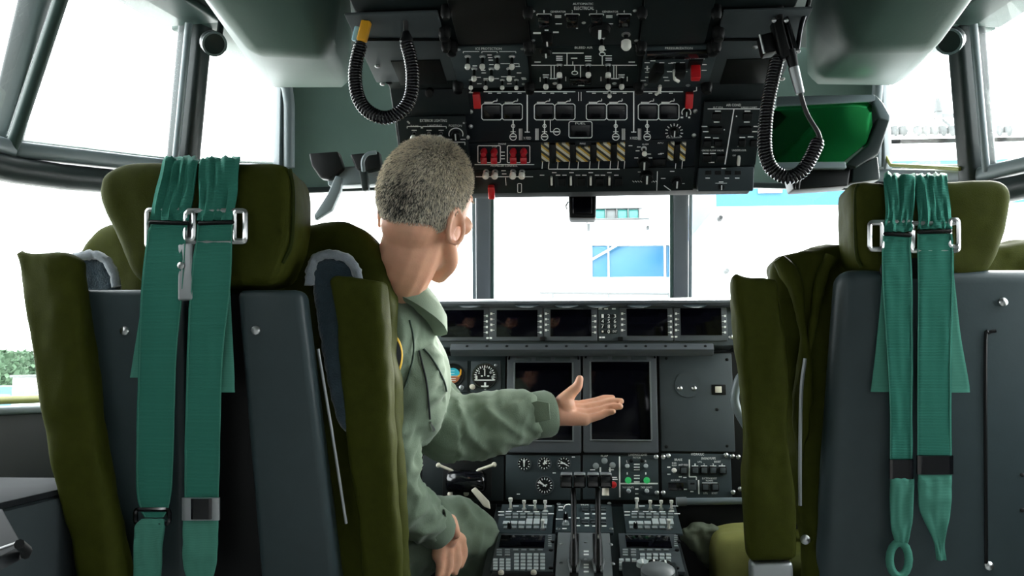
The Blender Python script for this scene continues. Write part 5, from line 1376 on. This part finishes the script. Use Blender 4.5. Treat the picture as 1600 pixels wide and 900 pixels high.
cpn = pp('centre_panel', (869, 788, 957, 832), -.006, .001, 'panel_grey')
pr = Print(PP, .0018)
pr.text('TRIM', 907, 789, 919, 791); pr.ring(888, 795, 7, 1.4, 6, 60, 190)
dash(pr, [(876, 793), (876, 798), (872, 812), (877, 812), (917, 804), (929, 804), (943, 804), (890, 810), (902, 810.5), (917, 810.5), (943, 810.5), (903, 822.5), (917, 822.5), (929, 823), (944, 823), (882, 827)], 7, 1.6)
pr.done(cpn)
for x in (914, 928, 942):
    for y in (795, 799, 814, 818.5): pp('small_key', (x - 5, y - 1.5, x + 5, y + 1.5), .001, .004, 'panel_mid', .0006, cpn)
knob(cpn, PP, 884, 812, .006, .014); knob(cpn, PP, 884, 821, .007, .008, 'key_grey')
screws(cpn, PP, ((873, 790), (952, 789), (872, 829), (955, 829)), .8)
q = pp('throttle_quadrant', (868, 836, 957, 960), -.006, .006, 'quadrant_grey')
for x in (897, 935): pp('lever_slot', (x - 7, 838, x + 7, 960), .005, .007, 'black', .0005, q)
for x in (897, 935):
    for s in (-1, 1): ob('slot_guard', bar_m('slot_guard', PP.MP(x + s * 9, 880, .006).translation, PP.MP(x + s * 5, 900, .010).translation, .004, .010), 'steel_dull', q)
pr = Print(PP, .0068); dash(pr, [(916, 866), (916, 871), (916, 887), (916, 891.5), (916, 898)], 8, 2.6); pr.done(q)
screws(q, PP, ((877, 854), (954, 854), (876, 884), (957, 884), (915, 852), (915, 878)), .9)
for i, x in enumerate((897, 935)):
    base = PP.MP(x, 895, 0).translation; topp = at(x - 1, 764, 2.03)
    lv = ob('throttle_lever', tube_m('throttle_lever', [base, PP.MP(x, 878, .03).translation, base.lerp(topp, .45), topp], [.009, .009, .006, .006], 10), 'black', ped)
    ob('lever_edge', tube_m('lever_edge', [PP.MP(x, 874, .046).translation, base.lerp(topp, .45) + V(0, -.0055, 0), topp + V(0, -.006, 0)], .0018, 6), 'steel', lv)
    for k in range(2):
        hx = (875, 896, 917, 937)[i * 2 + k]
        o = outl([(hx, 742), (hx + 19.5, 742), (hx + 19.5, 763), (hx, 763)], 2.015)
        ob('lever_grip', prism_m('lever_grip', o, back_of(o, .035), .004, 3), 'black_gloss', lv)
        o = outl([(hx + 1, 740), (hx + 18.5, 740), (hx + 18.5, 743.5), (hx + 1, 743.5)], 2.017)
        ob('grip_cap', prism_m('grip_cap', o, back_of(o, .03), .001, 1), 'steel_dull', lv)
# cluster of knobs at the pedestal's near right
kc = pp('knob_panel', (975, 886, 1064, 960), .001, .012, 'panel_dark', .003)
for x, y, m in ((1004, 893, 'key_light'), (1022, 894, 'black'), (1040, 895, 'black')): knob(kc, PP, x, y, .013, .020, m)
ob('round_pad', lathe_m('round_pad', [(.034, 0), (.034, .012), (.026, .018), (0, .018)], 24), 'quadrant_grey', kc, PP.MP(1028, 908, .012))
# left side console with a clipboard tray
scn = thing('side_console', (at(20, 850, 1.25).x - .1, 1.3, 0), 'grey side console left of the left seat, below the window', 'console')
zc = at(30, 790, 1.35).z
sx0 = at(72, 900, 1.42).x
ob('console_body', box_m('console_body', 1.13 + sx0, .46, zc, .012, c=((-1.13 + sx0) / 2, 1.38, zc / 2)), 'panel_mid', scn)
ob('console_top', box_m('console_top', 1.12 + sx0, .44, .012, .004, c=((-1.13 + sx0) / 2, 1.38, zc + .006)), 'matte_grey', scn)
tr = thing('document_tray', at(20, 850, 1.2), 'thin dark tray with a black clip lying on the left side console', 'tray')
tz = zc + .013
def onz(px, py, z):
    d = ray(px, py); return CAM + d * ((z - CAM.z) / d.z)
tq = [onz(x, y, tz + .02) for x, y in ((-60, 790), (4, 795), (36, 852), (-60, 900))]
ob('tray_plate', prism_m('tray_plate', tq, [p - V(0, 0, .014) for p in tq], .002), 'matte_grey', tr)
ob('tray_clip', tube_m('tray_clip', [onz(30, 850, tz + .03), onz(42, 860, tz + .02), onz(40, 866, tz + .012)], .005, 8), 'black', tr)
ob('tray_edge', bar_m('tray_edge', onz(-50, 888, tz + .012), onz(34, 858, tz + .012), .012, .018), 'black', tr)
# ------------------------------------------------------------------ the man in the left seat
def ell_m(c, r, R=None, seg=20):
    bm = bmesh.new()
    M4 = Matrix.Translation(Vector(c)) @ (R.to_4x4() if R is not None else Matrix.Identity(4)) @ Matrix.Diagonal((*r, 1))
    bmesh.ops.create_uvsphere(bm, u_segments=seg, v_segments=seg // 2 + 2, radius=1, matrix=M4)
    me = bpy.data.meshes.new('e'); bm.to_mesh(me); bm.free(); return me
def limb(pts, rs, n=6):
    """tapered limb with rounded ends, as a list of meshes"""
    P = cr(pts, n); k = len(P)
    R = []
    for i in range(k):
        t = i / (k - 1) * (len(rs) - 1); j = min(int(t), len(rs) - 2); R.append(rs[j] + (rs[j + 1] - rs[j]) * (t - j))
    return [tube_m('l', P, R, 14), ell_m(P[0], (R[0],) * 3), ell_m(P[-1], (R[-1],) * 3)]
th = math.radians(23)
Rh = Matrix.Rotation(-th, 3, 'Z') @ Matrix.Rotation(math.radians(15), 3, 'Y') @ Matrix.Rotation(math.radians(4), 3, 'X')
HO = at(671, 314, 1.64)
def h(x, y, z): return HO + Rh @ Vector((x, y, z))
tc_ = math.radians(52)
Rc = Matrix.Rotation(-tc_, 3, 'Z')
neckb = at(614, 452, 1.735)
chest = V(-.425, 1.84, .82)
rsh, rel, rwr = at(605, 530, 1.72), at(622, 778, 1.74), at(682, 826, 1.86)
lsh, lel, lwr = V(-.52, 1.99, .915), at(702, 668, 1.90), at(858, 646, 2.0)
pel = V(-.55, 1.86, .53)
rhip, rkn, ran = V(-.52, 1.82, .51), at(727, 840, 2.05), V(-.295, 2.17, .12)
lhip, lkn, lan = V(-.62, 1.92, .51), V(-.56, 2.17, .50), V(-.55, 2.20, .12)
# --- body: one continuous skin (head, neck, trunk, limbs, hands)
B = []
B += [ell_m(h(0, -.012, .012), (.0765, .098, .097), Rh), ell_m(h(0, .030, -.052), (.057, .060, .078), Rh), ell_m(h(0, -.045, -.045), (.060, .052, .055), Rh)]
B += limb([h(-.056, -.002, -.062), h(-.044, .040, -.105), h(-.012, .062, -.136)], [.016, .017, .018]); B += limb([h(.056, -.002, -.062), h(.044, .040, -.105), h(.012, .062, -.136)], [.016, .017, .018])
B += [ell_m(h(0, .064, .018), (.054, .022, .018), Rh), ell_m(h(0, .018, -.088), (.052, .052, .046), Rh), ell_m(h(0, .082, -.078), (.024, .013, .013), Rh), ell_m(h(-.043, .058, -.034), (.022, .022, .020), Rh), ell_m(h(.043, .058, -.034), (.022, .022, .020), Rh), ell_m(h(0, .062, -.134), (.022, .020, .018), Rh)]
B += limb([h(0, .086, .004), h(0, .100, -.022), h(0, .108, -.040)], [.008, .010, .013]) + [ell_m(h(-.011, .096, -.043), (.009, .010, .008), Rh), ell_m(h(.011, .096, -.043), (.009, .010, .008), Rh)]
for s in (-1, 1):
    ring = [h(s * (.079 + .012 * max(0, math.cos(q + 2.6))), -.024 - .017 * math.cos(q) * 1.0, -.034 + .031 * math.sin(q) + .004 * math.cos(q)) for q in [k * math.pi / 9 for k in range(18)]]
    B.append(tube_m('ear', ring, .0052, 7, closed=True))
    B.append(ell_m(h(s * .074, -.024, -.034), (.006, .015, .026), Rh)); B.append(ell_m(h(s * .073, -.018, -.060), (.007, .009, .010), Rh))
B += limb([h(0, -.020, -.050), h(0, -.030, -.105).lerp(neckb, .25), neckb + V(0, 0, .01), neckb + V(-.01, .03, -.06)], [.061, .058, .064, .075])
B += [ell_m(chest + V(0, 0, .03), (.155, .10, .15), Rc), ell_m(pel + V(.04, 0, .12), (.13, .09, .15), Rc), ell_m(pel, (.14, .10, .10), Rc)]
B += limb([neckb + V(0, .02, -.05), rsh], [.055, .045]) + limb([neckb + V(0, .02, -.05), lsh], [.055, .045])
B += limb([rsh, rel], [.048, .038]) + limb([rel, rwr], [.036, .026]) + limb([lsh, lel], [.048, .038]) + limb([lel, lwr], [.036, .026])
B += limb([rhip, rhip.lerp(rkn, .6), rkn, rkn.lerp(ran, .4), ran], [.07, .06, .05, .045, .040]) + limb([lhip, lkn, lan], [.075, .055, .040])
# left hand, palm up, pointing across the panel
B += limb([lwr, at(868, 647, 2.0), at(880, 646, 2.005)], [.026, .027, .026])
for base, q, tip, r0, r1 in (((899, 634, 2.045), ((928, 628, 2.055), (944, 623, 2.058)), (957, 622, 2.055), .0098, .0075), ((905, 640, 2.030), ((938, 633, 2.040), (956, 628, 2.042)), (970, 627, 2.036), .0100, .0078),
                             ((911, 648, 2.012), ((940, 641, 2.020), (957, 636, 2.022)), (969, 635, 2.016), .0098, .0076), ((914, 656, 1.995), ((936, 650, 2.000), (948, 645, 2.002)), (958, 643, 1.998), .0090, .0070)):
    B += limb([at(874, 647 + (base[1] - 647) * .5, 2.0 + (base[2] - 2.01) * .6), at(*base)], [.020, .0135], 4)
    B += limb([at(*base), at(*q[0]), at(*q[1]), at(*tip)], [r0 * 1.12, r0, r0 * .95, r1], 4)
B += limb([at(870, 640, 2.0), at(881, 627, 2.0), at(893, 613, 2.0), at(902, 604, 2.0), at(906, 592, 2.0)], [.020, .019, .0135, .0115, .0088], 4)
B.append(ell_m(at(884, 634, 1.998), (.022, .020, .020))); B.append(ell_m(at(893, 657, 1.995), (.030, .016, .012)))
# right hand resting on the thigh
B += limb([rwr, at(692, 828, 1.870), at(698, 837, 1.88)], [.026, .027, .026])
for base, mid, tip, r0 in (((718, 844, 1.925), (724, 864, 1.925), (719, 883, 1.915), .0105), ((709, 855, 1.905), (714, 875, 1.902), (710, 894, 1.894), .0108), ((698, 863, 1.885), (701, 882, 1.882), (697, 900, 1.876), .0104), ((686, 867, 1.870), (688, 884, 1.867), (685, 900, 1.862), .0095)):
    B += limb([at(692, 830, 1.875), at(*base)], [.020, .0155], 4); B += limb([at(*base), at(*mid), at(*tip)], [r0 * 1.25, r0, r0 * .8], 4)
B += limb([at(694, 823, 1.865), at(702, 812, 1.860), at(708, 820, 1.858), at(713, 835, 1.860)], [.017, .014, .0115, .0095], 4)
body_me = remeshed(joined('body', B), .0034, 3, 'body')
man = ob('person', body_me, 'skin', None, None, True)
tag(man, 'grey-haired man in a green flight suit turning right, palm held out', 'person')
WM[man.name] = Matrix.Identity(4)
for s in (-1, 1):
    ob('eye', ell_m(h(s * .030, .064, -.006), (.012, .012, .012)), 'white_plastic', man, None, True)
    ob('iris', ell_m(h(s * .030, .0745, -.006), (.005, .003, .005), Rh), 'hair_dark', man, None, True)
    ob('eyebrow', tube_m('eyebrow', [h(s * .014, .090, .014), h(s * .032, .088, .018), h(s * .05, .076, .012)], [.003, .004, .002], 6), 'hair_grey', man)
# --- flight suit
S = []
S += [ell_m(chest, (.190, .130, .165), Rc, 28), ell_m(chest + V(-.005, -.015, .09), (.170, .105, .085), Rc, 28), ell_m(pel + V(.05, 0, .14), (.165, .125, .15), Rc, 28), ell_m(pel, (.175, .135, .13), Rc, 28)]
S += limb([neckb + V(-.005, .03, -.045), rsh.lerp(neckb, .3) + V(0, 0, -.02), rsh], [.085, .075, .064]) + limb([neckb + V(0, .04, -.05), lsh], [.085, .066])
S += limb([rsh, rsh.lerp(rel, .5) + V(-.012, 0, 0), rel, rel.lerp(rwr, .5), rwr - (rwr - rel).normalized() * .034], [.066, .060, .055, .050, .040])
S += limb([lsh, lsh.lerp(lel, .55), lel + V(0, 0, -.004)], [.076, .072, .072])
S += limb([lel, lel.lerp(lwr, .35) + V(0, 0, -.006), lel.lerp(lwr, .7), lwr - (lwr - lel).normalized() * .048], [.070, .067, .056, .047])
S += limb([rhip, rhip.lerp(rkn, .6), rkn, rkn.lerp(ran, .4), ran], [.095, .085, .074, .068, .060]) + limb([lhip, lkn, ran.lerp(lan, .95)], [.095, .075, .060])
suit_me = remeshed(joined('flight_suit', S), .006, 10, 'flight_suit')
P, N = co_arr(suit_me), no_arr(suit_me)
def seg_axis(p):
    best = None
    for a, b in ((rsh, rel), (rel, rwr), (lsh, lel), (lel, lwr), (rhip, rkn)):
        ab = b - a; t = max(0, min(1, (p - a).dot(ab) / ab.length_squared)); d = (p - a - ab * t).length
        if best is None or d < best[0]: best = (d, ab.normalized(), t, ab.length, a + ab * t)
    return best
D = np.zeros(len(P))
for i, p in enumerate(P):
    v = Vector(p); d, ax, t, L, ctr = seg_axis(v)
    k = noise.fractal(v * 9.0, 1.0, 2.0, 2) * .006
    vert = 1 - 2 * abs(noise.noise(Vector((v.x * 15 + v.z * 4, v.y * 15, v.z * 5))))
    if d < .105:
        al = t * L; u1 = ax.orthogonal().normalized(); u2 = ax.cross(u1)
        ang = math.atan2((v - ctr).dot(u1), (v - ctr).dot(u2))
        cs, sn = math.cos(ang), math.sin(ang)
        f1 = 1 - 2.2 * abs(noise.noise(Vector((al * 17 + cs * .9, cs * .9 + 3, sn * .9))))
        f2 = 1 - 2.2 * abs(noise.noise(Vector((al * 34 - sn * 1.3 + 9, cs * 1.4, sn * 1.4))))
        k += (f1 - .35) * .0095 + (f2 - .35) * .0038
    else:
        k += (vert - .35) * .008
    D[i] = k
set_co(suit_me, P + N * D[:, None]); shade(suit_me)
suit = ob('flight_suit', suit_me, 'suit', man)
def cuff(c, ax, r, w, L):
    ax = ax.normalized(); pts = [c - ax * w, c - ax * w * .6, c + ax * w * .6, c + ax * w]
    a = tube_m('c', pts, [r * .97, r * 1.03, r * 1.03, r * .96], 24, caps=False)
    b = tube_m('c', pts[::-1], [r * .88, r * .92, r * .94, r * .90], 24, caps=False)
    return ruffle(joined('cuff', [a, b]), .002, 40)
ob('cuff', cuff(lwr - (lwr - lel).normalized() * .022, lwr - lel, .050, .026, 0), 'suit', suit)
lw_ax = (lwr - lel).normalized()
o = outl([(828, 630), (840, 626), (858, 629), (860, 656), (831, 662)], 1.926)
ob('cuff_tab', prism_m('cuff_tab', o, back_of(o, .006), .002), 'suit', suit)
ob('cuff', cuff(rwr - (rwr - rel).normalized() * .012, rwr - rel, .042, .022, 0), 'suit', suit)
# collar: a folded band standing round the neck, open at the throat
fwd, side = Rc @ Vector((0, 1, 0)), Rc @ Vector((1, 0, 0))
cv_, cf_ = [], []
n = 36
for i in range(n + 1):
    q = math.radians(-160 + 320 * i / n)          # 0 = nape
    dirv = (-fwd * math.cos(q) + side * math.sin(q))
    hgt = .040 + .012 * math.cos(q)
    base = neckb + V(.004, .012, -.022) + dirv * .074 + V(0, 0, .052 * math.cos(q))
    out = dirv * .026
    ring = [base + V(0, 0, -.02), base + dirv * -.006 + V(0, 0, hgt), base + out * .5 + V(0, 0, hgt + .004), base + out + V(0, 0, hgt * .45), base + out * 1.05 + V(0, 0, -.016), base + out * .6 + V(0, 0, -.02)]
    cv_ += ring
    if i:
        for k in range(6): a = (i - 1) * 6 + k; b = (i - 1) * 6 + (k + 1) % 6; cf_.append((a, b, b + 6, a + 6))
cf_ += [tuple(range(6)), tuple(range(n * 6, n * 6 + 6))[::-1]]
col_me = bmesh.new(); col_me.from_mesh(pym('collar', cv_, cf_)); col_me = bm_out(col_me, 'collar', 70)
ob('collar', ruffle(col_me, .003, 30), 'suit', suit)
o = outl([(654, 492), (666, 492), (672, 502), (668, 513), (655, 518)], 1.80)
ob('collar_tip', prism_m('collar_tip', o, back_of(o, .006), .002), 'suit', suit)
# patch on the near sleeve
pc_ = at(611, 556, 1.643)
Mp = facing(pc_, (.35, -1, .05))
pat = ob('shoulder_patch', lathe_m('shoulder_patch', [(0, .004), (.030, .003), (.034, .002), (.036, 0), (0, -.002)], 28, mis=[0, 1, 1, 0]), ['patch_black', 'patch_yellow'], suit, Mp @ Matrix.Diagonal((.62, 1.15, 1, 1)))
ob('patch_emblem', lathe_m('patch_emblem', [(0, .005), (.016, .0046), (.017, .003), (0, .003)], 20), 'patch_grey', suit, Mp @ Matrix.Diagonal((.55, 1.1, 1, 1)))
def on_suit(px, py, Y0=1.60):
    """nearest front surface of the suit along a picture ray"""
    from mathutils.bvhtree import BVHTree
    if 'bvh' not in SHARE: SHARE['bvh'] = BVHTree.FromPolygons([v.co for v in suit_me.vertices], [tuple(p.vertices) for p in suit_me.polygons])
    d = ray(px, py).normalized(); hit = SHARE['bvh'].ray_cast(CAM, d)
    return (hit[0] - d * .003) if hit[0] is not None else at(px, py, 1.8)
zp = [on_suit(*p) for p in ((655, 548), (660, 570), (665, 590), (668, 610), (670, 632), (672, 655))]
ob('chest_zip', tube_m('chest_zip', cr(zp, 4), .0020, 6), 'patch_black', suit)
zp2 = [on_suit(*p) for p in ((672, 660), (677, 672))]
ob('zip_pull', tube_m('zip_pull', zp2, [.0026, .0042], 6), 'steel', suit)
zp = [on_suit(*p) for p in ((662, 545), (672, 556), (684, 575), (694, 596), (698, 612))]
ob('pocket_edge', tube_m('pocket_edge', cr(zp, 4), .0020, 6), 'suit_dark', suit)
zp = [on_suit(*p) for p in ((640, 500), (646, 530), (645, 560), (634, 600), (622, 625))]
ob('sleeve_seam', tube_m('sleeve_seam', cr(zp, 4), .0018, 6), 'suit_dark', suit)
# boots
for k, a in enumerate((ran, lan)):
    ob('boot', remeshed(joined('boot', limb([a + V(0, 0, .04), a + V(0, 0, -.06)], [.058, .050]) + limb([a + V(0, 0, -.075), a + V(0, .13, -.085)], [.040, .034])), .008, 4, 'boot'), 'black_rubber', man)
# --- hair: cropped grey, as short strands over a thin cap
def hairline(x, y):
    if y < -.045: return -.060
    if y < .005: return -.060 + (y + .045) / .05 * .064
    if y < .045: return .012 + (y - .005) / .04 * .035
    return .047 + (y - .045) * .9
rnd = random.Random(3)
cx, cy, cz = .0765, .098, .097
bm = bmesh.new()
bmesh.ops.create_icosphere(bm, subdivisions=5, radius=1)
drop = []
for v in bm.verts:
    x, y, z = v.co.x * (cx + .0035), v.co.y * (cy + .0035) - .012, v.co.z * (cz + .0035) + .012
    if z < hairline(x, y) + .006 * noise.noise(Vector((x * 60, y * 60, z * 60))): drop.append(v)
    if z < -.03 and y < 0: y *= 1.0 + (-.03 - z) * .3
    v.co = h(x, y, z)
bmesh.ops.delete(bm, geom=drop, context='VERTS')
cap_me = bm_out(bm, 'hair', 80)
mcap = mat('hair_cap', (0.30, 0.275, 0.23), 0.8, var=0.6, bump=0.8, scale=350)
hair = ob('hair', cap_me, 'hair_cap', man)
vs, fs, mi = [], [], []
made = 0
while made < 26000:
    d = Vector((rnd.gauss(0, 1), rnd.gauss(0, 1), rnd.gauss(0, 1))).normalized()
    x, y, z = d.x * (cx + .003), d.y * (cy + .003) - .012, d.z * (cz + .003) + .012
    hl = hairline(x, y)
    if z < hl - .004 + rnd.random() * .008: continue
    if y > .03 and z < .085 and rnd.random() < .35: continue
    nrm = Vector((d.x / cx, d.y / cy, d.z / cz)).normalized()
    flow = Vector((0, -.55 if z > .02 else -.2, -.9 if y < .02 else .3)); flow = (flow - nrm * flow.dot(nrm))
    ln = .004 + .0075 * min(1, max(0, (z - hl) / .05)) * (0.7 + .6 * rnd.random())
    dirv = (nrm * .6 + flow * .7 + Vector((rnd.gauss(0, .28), rnd.gauss(0, .28), rnd.gauss(0, .28)))).normalized()
    a = Vector((x, y, z)); b = a + dirv * ln * .55; c = a + (dirv + flow * .35).normalized() * ln
    w = dirv.cross(Vector((rnd.gauss(0, 1), rnd.gauss(0, 1), rnd.gauss(0, 1)))).normalized() * .00075
    o = len(vs)
    vs += [h(*(a - w)), h(*(a + w)), h(*(b + w * .8)), h(*(b - w * .8)), h(*c)]
    fs += [(o, o + 1, o + 2, o + 3), (o + 3, o + 2, o + 4)]
    # salt and pepper: darkest low on the back of the skull, palest on the crown and temples
    dk = math.exp(-(((x - .010) / .042) ** 2 + ((z + .008) / .042) ** 2)) if y < .01 else 0
    dk *= min(1, max(0, (z - hl) / .028))
    q = rnd.random()
    m_ = 2 if q < .05 + .62 * dk else (1 if q < .26 + .50 * dk else 0)
    mi += [m_, m_]; made += 1
st = ob('hair_strands', pym('hair_strands', vs, fs, mi), ['hair_white', 'hair_grey', 'hair_dark'], hair)
st['kind'] = 'stuff'
